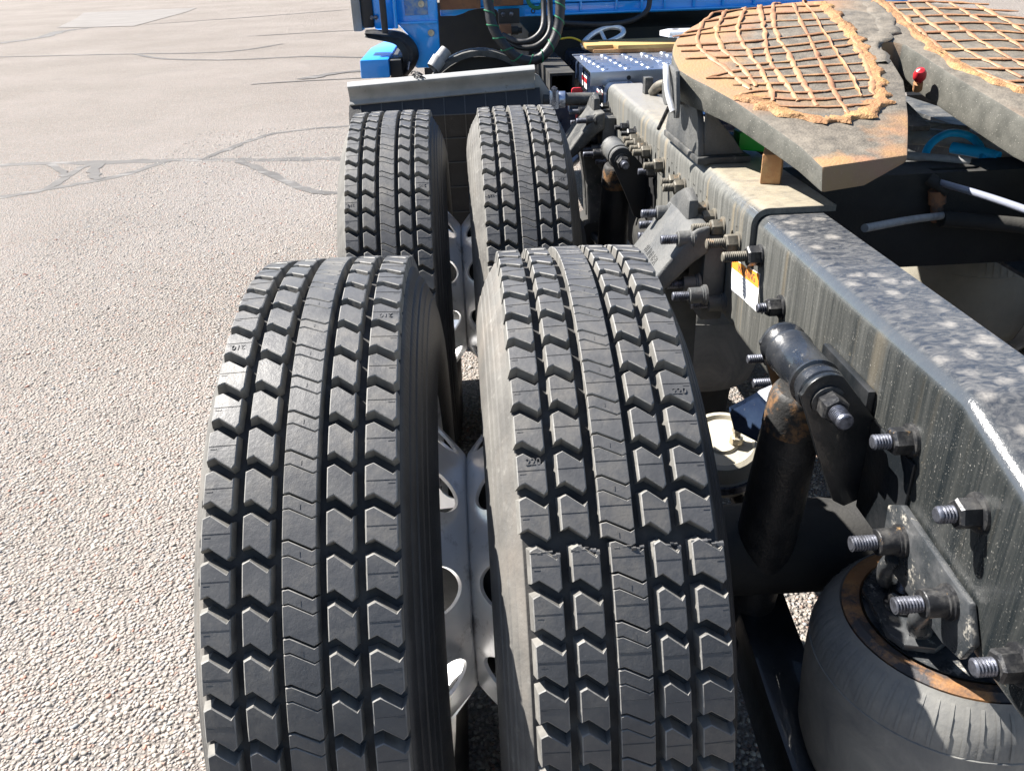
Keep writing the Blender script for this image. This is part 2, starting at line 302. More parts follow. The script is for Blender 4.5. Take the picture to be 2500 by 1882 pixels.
part(MB().add([(a, b, .009) for a, b in pp], [tuple(range(len(pp)))]), 'asphalt_patch', dusty('smooth_asphalt', (.14, .127, .118), (.122, .112, .103), 1.2, .35, .65, .8, .9), ground, fix=False)
# loose and half-buried stones of the exposed aggregate near the camera
def stones(n, x0, x1, y0, y1, smin, smax, power):
    ico = bmesh.new(); bmesh.ops.create_icosphere(ico, subdivisions=1, radius=1); bv = np.array([v.co[:] for v in ico.verts]); bf = np.array([[v.index for v in f.verts] for f in ico.faces]); ico.free()
    x = rng.uniform(x0, x1, n); y = y0 + (y1 - y0) * rng.random(n) ** power
    s = smin * (smax / smin) ** (rng.random(n) ** 1.6); a = rng.random(n) * 6.283
    nb = len(bv); V = np.empty((n, nb, 3)); jit = 1 + rng.normal(0, .16, (n, nb, 1))
    B = bv[None] * jit * np.stack([s * rng.uniform(.8, 1.5, n), s * rng.uniform(.7, 1.1, n), s * rng.uniform(.4, .65, n)], -1)[:, None]
    V[..., 0] = B[..., 0] * np.cos(a)[:, None] - B[..., 1] * np.sin(a)[:, None] + x[:, None]; V[..., 1] = B[..., 0] * np.sin(a)[:, None] + B[..., 1] * np.cos(a)[:, None] + y[:, None]
    V[..., 2] = B[..., 2] + (s * .05)[:, None]
    F = (bf[None] + (np.arange(n) * nb)[:, None, None]).reshape(-1, 3); V = V.reshape(-1, 3)
    me = bpy.data.meshes.new('aggregate_stones'); me.vertices.add(len(V)); me.vertices.foreach_set('co', V.ravel().astype(np.float32))
    me.loops.add(F.size); me.loops.foreach_set('vertex_index', F.ravel().astype(np.int32)); me.polygons.add(len(F)); me.polygons.foreach_set('loop_start', np.arange(0, F.size, 3, dtype=np.int32))
    me.update(calc_edges=True); me.shade_smooth(); return me
t = NT('stone_mix'); rd = t.n('ShaderNodeNewGeometry').outputs['Random Per Island']
c = t.mix(t.ramp(rd, 0, .8), (.22, .196, .17), (.40, .365, .318)); c = t.mix(t.ramp(rd, .90, .905), c, (.32, .175, .135)); c = t.mix(t.ramp(rd, .95, .955), c, (.22, .228, .232)); c = t.mix(t.ramp(rd, .985, .986), c, (.08, .075, .07))
M_stone = t.set(col=c, rough=.85, nrm=t.bump(t.noise(300, 3), .3, .002))
st = link('aggregate_stones', stones(60000, -3.4, .3, -.35, 7.0, .0028, .0080, 1.6), M_stone); st['kind'] = 'stuff'
st['label'] = 'pale and reddish small stones set in the worn asphalt'; st['category'] = 'gravel'

# ---------------------------------------------------------------- the truck
truck = thing('semi_truck', 'blue tractor truck seen from behind its left rear wheels, with bare black frame', 'truck', (-.43, .65, 0))
# ---------------------------------------------------------------- wheels
NROW = 65; PITCH = 2 * math.pi / NROW; RT = .515; DEP = .0165
def cyl(u, v, d):                                     # flat tread coordinates (mm across, mm along) -> tyre frame, d = depth below tread
    r = RT + .003 * (1 - (u / .105) ** 2) - d; a = v / RT
    return (u, -r * math.sin(a), r * math.cos(a))
HL = [.0004]
COLS = [(-.105, -.0725), (-.0605, -.0300), (-.0185, .0180), (.0285, .0580), (.0700, .105)]
def zig(s):                                            # zigzag of the block edges, metres along
    return np.interp(s, [0, .26, .87, 1], [0, -.0034, .0104, .0062])
def block(u0, u1, va, vb, f, us=(0, .13, .26, .5, .75, .87, 1), nv=5, dep=DEP, line=None, edge=0, inset=.0012, drf=1.):
    mb = MB(); n = len(us); m = nv
    def ring(du, dv, d, dv2=None, du2=None):
        dv2 = dv if dv2 is None else dv2; du2 = du if du2 is None else du2
        out = []
        for j in range(m):
            row = []
            for s in us:
                u = u0 + s * (u1 - u0); u += du if s == 0 else -du2 if s == 1 else 0
                a, b = va + f(s), vb + f(s); v = a + (b - a) * j / (m - 1)
                v += dv if j == 0 else (-dv2 if j == m - 1 else 0); row.append(cyl(u, v, d))
            out.append(row)
        return out
    top = ring(inset, inset, 0); rim = ring(.0, .0, .0011); bot = ring(-.0030 * drf, -.0042 * drf, dep, -.0006, -.0012)
    mb.grid(top); mb.nt = len(mb.f)
    per = [(0, j) for j in range(n)] + [(i, n - 1) for i in range(1, m)] + [(m - 1, j) for j in range(n - 2, -1, -1)] + [(i, 0) for i in range(m - 2, 0, -1)]
    L = [[g[i][j] for i, j in per] for g in (top, rim, bot)]
    w1 = len(mb.f); mb.loft(L[:2], True, False); w0 = len(mb.f); mb.edge = (w1, w0); mb.loft(L[1:], True, False); mb.wall = (w0, len(mb.f))
    if line is not None:                               # fine moulding ridge across the block
        a = va + (vb - va) * line; q = [[cyl(u0 + s * (u1 - u0), a + f(s) * 0 + w, -h) for s in (.03, .35, .7, .97)] for w, h in ((-.0004, .0003), (-.0002, -HL[0]), (.0002, -HL[0]), (.0004, .0003))]
        mb.grid(q)
    if edge:                                           # short wear sipe near the outer shoulder
        s0, s1 = (.08, .3) if edge < 0 else (.7, .92); a = va + (vb - va) * .56
        mb.grid([[cyl(u0 + s * (u1 - u0), a + w, -.0005) for s in (s0, s1)] for w in (0, .0016)])
    return mb
BL = .0350
def tread_meshes(kind):
    HL[0] = .00025 if kind == 'a' else .0005; out = []
    for k, (u0, u1) in enumerate(COLS):
        sh = (k - 2) * .0004
        if k == 2: continue
        out.append((k, block(u0, u1, -BL + sh, sh, zig, line=(.5 if kind == 'b' or k in (0, 4) else None), edge=(-1 if k == 0 else 1 if k == 4 else 0))))
    u0, u1 = COLS[2]; fz = lambda s: np.interp(s, [0, .18, .87, 1], [0, -.001, .0112, .0088])
    u2 = (0, .09, .18, .5, .87, 1)
    out.append((2, block(u0, u1, -.0391, -.0076, fz, u2, 4, line=(.5 if kind == 'b' else None), inset=.0008, drf=.25)))
    mb = block(u0, u1, -.0052, .0095, fz, u2, 3, inset=.0008, drf=.25)
    mb.grid([[cyl(-.0006, v, -.0006) for v in (.0045, .0105)], [cyl(.0006, v, -.0006) for v in (.0045, .0105)]]); out.append((5, mb))
    return out
TM = {k: tread_meshes(k) for k in 'ab'}
for k in TM:
    for i, (c_, mb) in enumerate(TM[k]):
        me = mb.mesh('rib_piece' if c_ in (2, 5) else 'tread_block', fix=False); me.materials.append(M_tread); me.materials.append(M_wall); me.materials.append(M_edge)
        ix = np.zeros(len(me.polygons), dtype=np.int32); ix[mb.wall[0]:mb.wall[1]] = 1; ix[mb.edge[0]:mb.edge[1]] = 2; me.polygons.foreach_set('material_index', ix); TM[k][i] = (c_, me)
# casing, both sides alike
half = [(.0, .5015), (.06, .5005), (.1062, .4985), (.1095, .4955), (.1110, .4925), (.1150, .486), (.1158, .4838), (.1180, .482), (.1215, .475), (.1222, .4728), (.1244, .471), (.1272, .463), (.1279, .4608), (.1296, .459), (.1322, .449), (.1328, .4468), (.1345, .445), (.1385, .430), (.1425, .405), (.1432, .385), (.1408, .355), (.1345, .330), (.125, .312), (.1175, .300), (.1165, .292), (.112, .288)]
prof = [(-a, r) for a, r in half[::-1]] + half[1:]
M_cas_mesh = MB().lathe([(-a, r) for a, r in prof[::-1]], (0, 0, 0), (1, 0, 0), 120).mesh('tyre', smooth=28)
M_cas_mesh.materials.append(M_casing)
# aluminium disc, seam on the +u side at .172; ten hand holes on the shoulder
PR = [(.172, .10), (.172, .179), (.1695, .187), (.1620, .197), (.1490, .2125), (.1340, .2300), (.1190, .2450), (.101, .255), (.078, .2605), (.050, .263)]
_s = np.concatenate([[0], np.cumsum([math.dist(PR[i], PR[i + 1]) for i in range(len(PR) - 1)])])
def prat(s): return np.interp(s, _s, [q[0] for q in PR]), np.interp(s, _s, [q[1] for q in PR])
def rim_mesh(sgn):
    mb = MB(); nh = 10; sA, sB = _s[2] + .004, _s[8]; sc, ss = _s[5] - .002, .037
    def pt(phi, s, off=0):
        a, r = prat(s); a2, r2 = prat(s + .001); a1, r1 = prat(s - .001); tx, tr = a2 - a1, r2 - r1; l = math.hypot(tx, tr) or 1
        a -= off * tr / l; r += off * tx / l
        return (sgn * a, r * math.cos(phi), r * math.sin(phi))
    N = 32
    for h in range(nh):
        p0 = (h + .5) * 2 * math.pi / nh; hw = math.pi / nh; rings = []
        sq = []
        for k in range(N):
            t = k / N * 2 * math.pi; c, s_ = math.cos(t), math.sin(t); m = max(abs(c), abs(s_)); sq.append((c / m, s_ / m))
        for w in (0, .35, .7, 1):
            R = []
            for k in range(N):
                a, b = sq[k]; sx = sA + (sB - sA) * (b + 1) / 2; px = p0 + hw * a
                t = k / N * 2 * math.pi; ex = p0 + .145 * math.cos(t) * (1 + .12 * math.sin(t)); es = sc + ss * math.sin(t)
                R.append(pt(px + (ex - px) * w, sx + (es - sx) * w))
            rings.append(R)
        rings.append([pt(p0 + .140 * math.cos(t) * (1 + .12 * math.sin(t)), sc + ss * .96 * math.sin(t), .005) for t in np.arange(N) / N * 2 * math.pi])
        mb.loft(rings, True, False)
        # close the four corner gaps of the cell
    a_, b_ = mb.v, mb.f
    mb.lathe([(a, r) for a, r in PR[:3]] + [prat(sA)], (0, 0, 0), (sgn, 0, 0), 160)
    # barrel and flange
    br = [(.050, .263), (-.03, .266), (-.095, .272), (-.115, .290), (-.124, .296), (-.128, .301), (-.124, .303), (-.116, .299)]
    mb.lathe([prat(sB)] + br, (0, 0, 0), (sgn, 0, 0), 96)
    mb.lathe([(.060, .2625), (.095, .270), (.113, .289), (.122, .296), (.126, .301), (.122, .303), (.114, .299), (.10, .287)], (0, 0, 0), (sgn, 0, 0), 96)
    return mb.mesh('rim', fix=True, smooth=50)
RIM = {1: rim_mesh(1), -1: rim_mesh(-1)}
for k in RIM: RIM[k].materials.append(M_alu)
def text_mesh(s, size, ext, name):
    cu = bpy.data.curves.new(name, 'FONT'); cu.body = s; cu.size = size; cu.extrude = ext; cu.offset = -size * .004; cu.align_x = 'CENTER'; cu.align_y = 'CENTER'; cu.resolution_u = 3
    o = bpy.data.objects.new(name, cu); C.objects.link(o); bpy.context.view_layer.update()
    me = bpy.data.meshes.new_from_object(o.evaluated_get(bpy.context.evaluated_depsgraph_get())); bpy.data.objects.remove(o); bpy.data.curves.remove(cu); me.name = name; return me
NUM = {s: text_mesh(s, .0115, .0008, 'raised_number') for s in ('210', '220')}
for k in NUM: NUM[k].materials.append(M_tread)
def wheel(label, rlabel, x, y, ph, kind, sgn, num, spots, flip, rows, splice=None):
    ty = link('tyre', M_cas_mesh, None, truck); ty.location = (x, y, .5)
    if label: ty['label'] = label
    rm = link('rim', RIM[sgn], None, truck); rm.location = (x, y, .5); rm.rotation_euler = (math.radians(-14), 0, 0)
    rest = {}
    for n in range(NROW):
        i = n if n < 40 else n - NROW
        th = ph + i * PITCH; dx = 0
        if splice and splice <= i < 32: th += .1 * PITCH; dx = .005
        elif splice: dx = -.003 * max(0, min(1, i / 8))
        for c_, me in TM[kind]:
            if rows[0] <= i < rows[1]:
                o = bpy.data.objects.new('tread_block' if c_ in (0, 1, 3, 4) else 'rib_piece', me); C.objects.link(o); o.parent = ty
                o.rotation_euler = (th, 0, 0); o.location = (dx, 0, 0)
            else:
                V = np.array([v.co[:] for v in me.vertices]); c, s_ = math.cos(th), math.sin(th)
                rest.setdefault('m', MB()).add(np.stack([V[:, 0] + dx, c * V[:, 1] - s_ * V[:, 2], s_ * V[:, 1] + c * V[:, 2]], -1), [tuple(p.vertices) for p in me.polygons])
    part(rest['m'], 'tread_rest', M_wall, ty, fix=False)['kind'] = 'stuff'
    for col, row, dv in spots:
        a = ph + row * PITCH + dv / RT; u = (COLS[col][0] + COLS[col][1]) / 2; r = RT + .003 * (1 - (u / .105) ** 2) + .0001
        o = bpy.data.objects.new('raised_number', NUM[num]); C.objects.link(o); o.parent = ty
        m = Matrix(((1, 0, 0), (0, math.cos(a), -math.sin(a)), (0, math.sin(a), math.cos(a)))).to_4x4()
        m.translation = (u, -r * math.sin(a), r * math.cos(a))
        o.matrix_local = m @ Matrix.Rotation(math.pi if flip else 0, 4, 'Z')
    return ty
XO, XI, YF = -1.1501, -.8061, 1.3067
d7 = 7 * (.0962764 - PITCH); d3 = 3 * (.0962764 - PITCH)
tyre_o = wheel('outer rear tyre with 210 moulded upside down on its blocks', 0, XO, 0, -.14618 + d7, 'a', 1, '210', [(4, 4, -.009), (0, 5, -.011)], True, (-2, 18))
tyre_i = wheel('inner rear tyre with 220 on its blocks and a ragged splice across the tread', 0, XI, 0, .04934 + d7, 'b', -1, '220', [(4, 5, -.006), (0, 7, -.028)], False, (-4, 16), 9)
wheel('outer front tyre below the left end of the mudguard', 0, XO, YF, .42167 + d3, 'a', 1, '210', [(4, 3, -.009), (0, 4, -.011)], True, (-7, 8))
wheel('inner front tyre next to the frame, below the right end of the mudguard', 0, XI, YF, .52006 + d3, 'b', -1, '220', [(4, 2, -.010), (0, 3, -.020)], True, (-8, 7))
for y_ in (0, YF):
    wheel(None, None, -XI, y_, .2, 'a', 1, '210', [], True, (0, 0)); wheel(None, None, -XO, y_, .2, 'a', -1, '210', [], True, (0, 0))
# torn rubber flaps along the splice of the inner rear tyre
mb = MB(); ths = .04934 + d7 + 9.1 * PITCH - BL / RT
for k, (u0, u1) in enumerate(COLS):
    n = 8
    for i in range(n):
        a = u0 + (u1 - u0) * i / n + .005; b = u0 + (u1 - u0) * (i + 1.1) / n + .005; h = rng.uniform(-.0006, .0006) if rng.random() < .85 else rng.uniform(.0012, .003); l = rng.uniform(.002, .006); v0 = ths * RT + zig(i / n) * .35 + rng.uniform(-.0025, .0015)
        mb.add([cyl(a, v0, .002), cyl(b, v0 + rng.uniform(-.001, .001), .002), cyl(b, v0 + l * .4, -h), cyl(a, v0 + l * .4, -h * .8), cyl(b, v0 + l, .0004), cyl(a, v0 + l, .0004)], [(0, 1, 2, 3), (3, 2, 4, 5)])
part(mb, 'torn_splice', M_tread, tyre_i, fix=False)['kind'] = 'stuff'
# three dark nicks in the outer shoulder of the outer rear tyre, trim line on the inner ones
for th in (.70, .79, .875):
    pts = [(-.1115 - .0006, -.4925 * math.sin(th), .4925 * math.cos(th))]
    q = []
    for k in range(9):
        a = k / 9 * 2 * math.pi; rr = .0028 if k % 2 else .0055
        r = .489 + rr * math.sin(a); q.append((-.1133 - .0006 + (r - .489) * .55 - .0002, -r * math.sin(th + rr * math.cos(a) / .49), r * math.cos(th + rr * math.cos(a) / .49)))
    part(MB().add(q, [tuple(range(9))]), 'nick', M_blackmatt, tyre_o, fix=False)
# axles with drums and hubs
for y in (0, YF):
    ax = assembly('drive_axle', None)
    part(MB().lathe([(-.62, .0), (-.62, .075), (-.3, .08), (-.22, .12), (-.12, .19), (.12, .19), (.22, .12), (.3, .08), (.62, .075), (.62, 0)], (0, y, .5), (1, 0, 0), 24), 'axle_tube', M_grime, ax)
    for s in (-1, 1):
        part(MB().lathe([(.62, .0), (.62, .19), (.64, .205), (.79, .205), (.80, .18), (.96, .17), (.97, .10), (1.2, .09), (1.22, .0)], (0, y, .5), (s, 0, 0), 40), 'brake_drum', M_grime, ax)

# ---------------------------------------------------------------- frame
fr = truck
def rail_section(x0, xin, zt, zb, r, th, sg=1):
    o = [(xin, zt)] + [(x0 + r + r * math.cos(math.radians(a)), zt - r + r * math.sin(math.radians(a))) for a in np.linspace(90, 180, 7)] + [(x0 + r + r * math.cos(math.radians(a)), zb + r + r * math.sin(math.radians(a))) for a in np.linspace(180, 270, 7)] + [(xin, zb)]
    i = [(xin, zb + th), (x0 + th + r * .6, zb + th), (x0 + th, zb + th + r * .6), (x0 + th, zt - th - r * .6), (x0 + th + r * .6, zt - th), (xin, zt - th)]
    return [(sg * a, b) for a, b in o + i]
def rail(sg, ys, m, x0=-.43, xin=-.312, th=.009):
    rings = []
    for y in ys:
        zt = .968 - max(0, -.338 - y) * .30 if y > -.5 else .968 - .162 * .30 - (-.5 - y) * .34
        rings.append([(a, y, b) for a, b in rail_section(x0, xin, zt, .70, .024, th, sg)])
    return part(MB().loft(rings), 'frame_rail', m, fr, smooth=50)
ys = [2.02, 1.6, 1.2, .8, .4, .1, -.1, -.25, -.325, -.338, -.35, -.38, -.45, -.5, -.7, -1.0]
left_rail = rail(1, ys, M_side); rail(-1, ys + [], M_dusty)
o = part(MB().loft([[(a, y, b) for a, b in rail_section(-.436, -.335, .965, .70, .03, .009)] for y in (2.025, 2.4, 3.0, 4.2)]), 'front_rail', M_navy, fr, smooth=50); o['label'] = 'clean blue black front section of the left rail'
part(MB().loft([[(a, y, b) for a, b in rail_section(-.436, -.335, .965, .70, .03, .009, -1)] for y in (2.025, 2.4, 3.0, 4.2)]), 'front_rail', M_navy, fr, smooth=50)
# mounting angle over the rail with a row of punched holes
xl = -.441; r = .03; zt = .980
top = [(-.288, zt)] + [(xl + r + r * math.cos(math.radians(a)), zt - r + r * math.sin(math.radians(a))) for a in np.linspace(90, 180, 8)] + [(xl, .925)]
inn = [(xl + .010, .925)] + [(xl + .010 + .02 + .02 * math.cos(math.radians(a)), zt - .011 - .02 + .02 * math.sin(math.radians(a))) for a in np.linspace(180, 90, 6)] + [(-.288, zt - .011)]
mb = MB().loft([[(a, y, b) for a, b in top + inn] for y in (.352, .6, .9, 1.2, 1.408)])
holes = [.455, .673, .727, .782, .947, .999, 1.106, 1.161]; z0, z1, zc = .868, .925, .899
cuts = [.352]; cells = []
for h in holes: cells.append((h - .0255, h + .0255, h))
def quad(ya, yb):
    mb.box(xl, xl + .010, ya, yb, z0, z1)
prev = .352
for a, b, h in cells:
    if a - prev > .001: quad(prev, a)
    N = 24; R0 = []; R1 = []; R2 = []
    for k in range(N):
        t_ = (k + .5) / N * 2 * math.pi; c, s_ = math.cos(t_), math.sin(t_); m_ = max(abs(c), abs(s_)); yy = h + c / m_ * .0255; zz = zc + (s_ / m_) * (z1 - zc if s_ > 0 else zc - z0)
        R0.append((xl, yy, zz)); R1.append((xl, h + .0085 * c, zc + .0105 * s_)); R2.append((xl + .010, h + .0085 * c, zc + .0105 * s_))
    mb.loft([R0, R1, R2], True, False)
    prev = b
quad(prev, 1.408)
ml = part(mb, 'mounting_angle', M_side, fr, smooth=45)
for h in holes: part(MB().lathe([(0, 0), (.0, .012)], (-.4305, h, .899), (-1, 0, 0), 16, cap=False), 'rail_hole', M_grime, ml, fix=False)
# ---- bolts
def bolt(par, x, y, z, mn, ms=None, af=.030, nl=.022, wr=.0205, sr=.0098, slen=.03, sleeve=0, name='bolt', ax=(-1, 0, 0)):
    ms = ms or mn; ax = np.asarray(ax, float); o = P(x, y, z)
    mb = MB().lathe([(-.002, 0), (-.002, wr), (.0035, wr), (.0045, wr * .9), (.0045, 0)], o, ax, 20)
    base = .0045
    if sleeve:
        mb.lathe([(base, 0), (base, .0185), (base + .003, .0185), (base + .004, .0165), (base + sleeve, .0165), (base + sleeve + .001, .0155), (base + sleeve + .001, 0)], o, ax, 20); base += sleeve + .001
    else:
        h = np.array((0, 0, 1.)) if abs(ax[2]) < .9 else np.array((1., 0, 0)); u = np.cross(ax, h); v = np.cross(ax, u); R = af / math.sqrt(3); ph = rng.random() * 1.05
        hexa = lambda a, rr: [o + a * ax + rr * (math.cos(t) * u + math.sin(t) * v) for t in ph + np.arange(6) * math.pi / 3]
        mb.loft([hexa(base, R * .97), hexa(base + .001, R), hexa(base + nl - .003, R), hexa(base + nl, R * .86)]); base += nl
    nf = len(mb.f)
    pr = [(base - .002, 0), (base - .002, sr)]; a = base
    while a < base + slen - .003: pr += [(a, sr * .82), (a + .0014, sr), (a + .0022, sr)]; a += .0036
    pr += [(base + slen - .001, sr * .9), (base + slen, sr * .75), (base + slen, 0)]
    mb.lathe(pr, o, ax, 14)
    w = part(mb, name, mn, par, smooth=28)
    if ms is not mn:
        w.data.materials.append(ms); ix = np.zeros(len(w.data.polygons), dtype=np.int32); ix[nf:] = 1; w.data.polygons.foreach_set('material_index', ix)
    return w
T_, D_, ST = M_bolt_tan, M_bolt_dark, M_steel
for y, s in ((.415, .036), (.516, .038), (.579, .026), (.642, .022), (.838, .026), (.892, .018), (1.063, .026), (1.224, .024), (1.278, .022), (1.341, .022), (1.400, .018)):
    bolt(ml, xl, y, .898, T_, slen=s)
bolt(left_rail, -.43, .318, .904, D_, T_, slen=.044, af=.032)
bolt(left_rail, -.43, 1.618, .893, D_, slen=.018, sr=.008, af=.026); bolt(left_rail, -.43, 1.501, .896, D_, slen=.018, sr=.008, af=.026)
bolt(left_rail, -.43, 1.962, .879, D_, slen=.016, sr=.008, af=.026); bolt(left_rail, -.43, 2.01, .893, D_, ST, slen=.03, sr=.008, af=.026)
bolt(left_rail, -.43, .193, .855, D_, ST, slen=.016, af=.028, sr=.0085)
bolt(left_rail, -.43, -.408, .865, D_, ST, slen=.020, wr=.022)
bolt(left_rail, -.43, -.523, .764, D_, ST, slen=.022, wr=.022)
bolt(left_rail, -.43, -.62, .86, D_, ST, slen=.022, wr=.022)
# warning sticker
sx = -.4312
stk = part(MB().add([(sx, .470, .848), (sx, .306, .873), (sx, .304, .800), (sx, .464, .786)], [(0, 1, 2, 3)]), 'warning_sticker', M_white, fr, fix=False); stk['label'] = 'white and orange warning sticker on the rail'
part(MB().add([(sx - .0008, .468, .8475), (sx - .0008, .308, .8715), (sx - .0008, .3075, .845), (sx - .0008, .467, .829)], [(0, 1, 2, 3)]), 'sticker_header', M_orange, stk, fix=False)
def on_face(me, x, y, z, tilt, name, m, par):
    me.materials.clear(); me.materials.append(m); o = bpy.data.objects.new(name, me); C.objects.link(o); o.parent = par
    # text x -> -y (reading towards the camera), text y -> z, facing -x
    R = Matrix(((0, 0, -1), (-1, 0, 0), (0, 1, 0))).to_4x4(); R = Matrix.Translation((x, y, z)) @ R @ Matrix.Rotation(tilt, 4, 'Z'); o.matrix_local = R; return o
on_face(text_mesh('WARNING', .021, .0001, 'lettering'), sx - .0012, .378, .8485, .135, 'lettering', M_ink, stk)
mb = MB()
for k in range(6):
    yy = .455
    while yy > .325 - (0 if k < 4 else -.05):
        l = rng.uniform(.004, .012); z = .824 - k * .0075 + (.46 - yy) * .125
        mb.add([(sx - .0008, yy, z), (sx - .0008, yy - l, z + l * .125), (sx - .0008, yy - l, z - .0022 + l * .125), (sx - .0008, yy, z - .0022)], [(0, 1, 2, 3)]); yy -= l + .003
part(mb, 'fine_print', M_ink2, stk, fix=False)
# rusty stop block on the angle
b = part(MB().prism([(-.374, .520), (-.338, .508), (-.306, .585), (-.345, .595)], lambda a, b: (a, b, .9802), (0, 0, .058)), 'stop_block', M_rust, fr, bevel=.003); b['label'] = 'rusty square steel stop block'
part(MB().lathe([(0, .016), (.008, .015), (.015, .008), (.016, 0)], (-.335, .565, 1.038), (0, 0, 1), 12), 'stop_block_cap', M_bolt_tan, b)
# crossmember at the tandem centre (flange with a slot)
mb = MB()
zc_ = .951; ya, yb = .652, .762
sl0, sl1, sy0, sy1 = .062, .172, .672, .694
mb.box(-.42, sl0, ya, yb, zc_ - .01, zc_); mb.box(sl1, .42, ya, yb, zc_ - .01, zc_); mb.box(sl0, sl1, ya, sy0, zc_ - .01, zc_); mb.box(sl0, sl1, sy1, yb, zc_ - .01, zc_)
mb.box(-.42, .42, ya, ya + .009, .74, zc_ - .0101)
part(mb, 'cross_member', M_grime, fr)
mb = MB(); mb.box(-.42, .42, -.35, -.2, .72, .73); mb.box(-.42, .42, -.35, -.34, .731, .9)
part(mb, 'cross_member', M_grime, fr)
mb = MB(); mb.box(-.42, .42, 1.9, 2.0, .72, .93); part(mb, 'cross_member', M_grime, fr)
# square tube end and small guards left of the front rail
mb = MB()
for a, b_, c, d in ((-.60, -.50, .952, .962), (-.60, -.50, .86, .868), (-.60, -.592, .8685, .9515), (-.508, -.50, .8685, .9515)): mb.box(a, b_, 2.42, 3.2, c, d)
part(mb, 'square_tube', M_grime, fr)
part(MB().box(-.60, -.445, 2.32, 2.335, .74, .90).box(-.60, -.59, 2.336, 2.9, .74, .90), 'bracket_box', M_navy, fr, bevel=.004)
for (y0, y1, za, zb), m in (((2.52, 2.66, .86, .93), M_white), ((2.18, 2.24, .875, .925), M_white), ((2.09, 2.14, .865, .935), M_white)):
    s_ = part(MB().add([(-.4372, y1, za), (-.4372, y0, za), (-.4372, y0, zb), (-.4372, y1, zb)], [(0, 1, 2, 3)]), 'rail_sticker', m, fr, fix=False)
    part(MB().add([(-.4378, y1, zb - .028), (-.4378, y0, zb - .028), (-.4378, y0, zb - .008), (-.4378, y1, zb - .008)], [(0, 1, 2, 3)]), 'sticker_header', M_red, s_, fix=False)

# ---------------------------------------------------------------- suspension hangers
def hanger(dy, label, small=False):
    h = assembly('suspension_hanger', label, 'bracket', (-.45, .62 + dy, .8), 'suspension hangers bolted to the frame')
    m = M_cast if not small else M_dusty
    mb = MB()
    # mounting flanges against the rail
    mb.box(-.478, -.4315, .505 + dy, .62 + dy, .700, .885); mb.box(-.482, -.4315, .66 + dy, .80 + dy, .700, .885)
    part(mb, 'mounting_flange', M_dusty if small else m, h, bevel=.006)
    # sloped web with rounded lower ridge, tapering down towards the pivot
    A = [(-.470, .905), (-.50, .90), (-.535, .86), (-.60, .775), (-.612, .755), (-.60, .742), (-.56, .77), (-.50, .83), (-.47, .85)]
    st = [(.50, 0, 1.0), (.56, .0, 1.0), (.66, .0, 1.0), (.74, .0, .96)]
    part(MB().loft([[(-.46 + (a + .46) * k, y + dy, .7 + (z - .7) * (1 - (1 - k) * .4)) for a, z in A] for y, _, k in st]), 'cast_web', m, h, bevel=.008, smooth=60)
    # neck up to the front top boss
    part(MB().loft([[(-.478, y + dy, z0_), (-.50, y + dy, z0_), (-.50, y + dy, z1_), (-.478, y + dy, z1_)] for y, z0_, z1_ in ((.74, .78, .90), (.68, .8, .93), (.62, .86, .955), (.57, .88, .94))]), 'neck', m, h, bevel=.008)
    # lower legs to the torque arm
    for yy in (.665, .765):
        part(MB().loft([[(-.445, yy + dy - w, z), (-.53 + e, yy + dy - w, z), (-.53 + e, yy + dy + w, z), (-.445, yy + dy + w, z)] for z, w, e in ((.76, .025, 0), (.62, .03, .02), (.46, .035, .03), (.36, .03, .04))]), 'leg', m, h, bevel=.01)
    part(MB().lathe([(-.09, 0), (-.09, .045), (.09, .045), (.09, 0)], (-.49, .715 + dy, .44), (0, 1, 0), 24), 'pivot_bush', M_grime, h)
    for y, z, xx in ((.716, .874, -.5), (.516, .877, -.5), (.517, .780, -.483), (.462, .775, -.483), (.815, .818, -.483), (.822, .789, -.483), (.80, .735, -.483)):
        bolt(h, xx, y + dy, z, D_ if small else M_cast, ST, sleeve=.028, slen=.034, wr=.021)
    bolt(h, -.4315, .501 + dy, .739, M_cast, ST, sleeve=.028, slen=.036, wr=.021)
    return h
hg = hanger(0, 'grey cast suspension hanger with lettering, bolted to the rail right of the inner tyres')
me = text_mesh('RUNNER', .026, .0015, 'cast_lettering'); me.materials.append(M_cast)
o = bpy.data.objects.new('cast_lettering', me); C.objects.link(o); o.parent = hg.obj
ex = Vector((0, -1, 0)); nrm_ = Vector((-.085, 0, .065)).normalized(); nrm_ = Vector((-.79, 0, .61)).normalized(); ey = nrm_.cross(ex)
R = Matrix((ex, ey, nrm_)).transposed().to_4x4(); R.translation = Vector((-.5685, .60, .8185)) - nrm_ * .0018; o.matrix_local = R
hanger(1.33, 'dark suspension hanger farther forward on the rail, half hidden by the shock mount', True)

for dy in (0, YF):
    part(MB().loft([[(x, y + dy, z + h) for x, h in ((-.53, -.07), (-.44, -.07), (-.44, .06), (-.53, .06))] for y, z in ((.14, .36), (.06, .36), (.0, .345), (-.2, .30), (-.45, .26))]), 'trailing_arm', M_black, truck, bevel=.012)
    part(MB().tube([(-.49, .70 + dy, .44), (-.40, .12 + dy, .36)], .017, 12), 'torque_rod', M_black, truck)
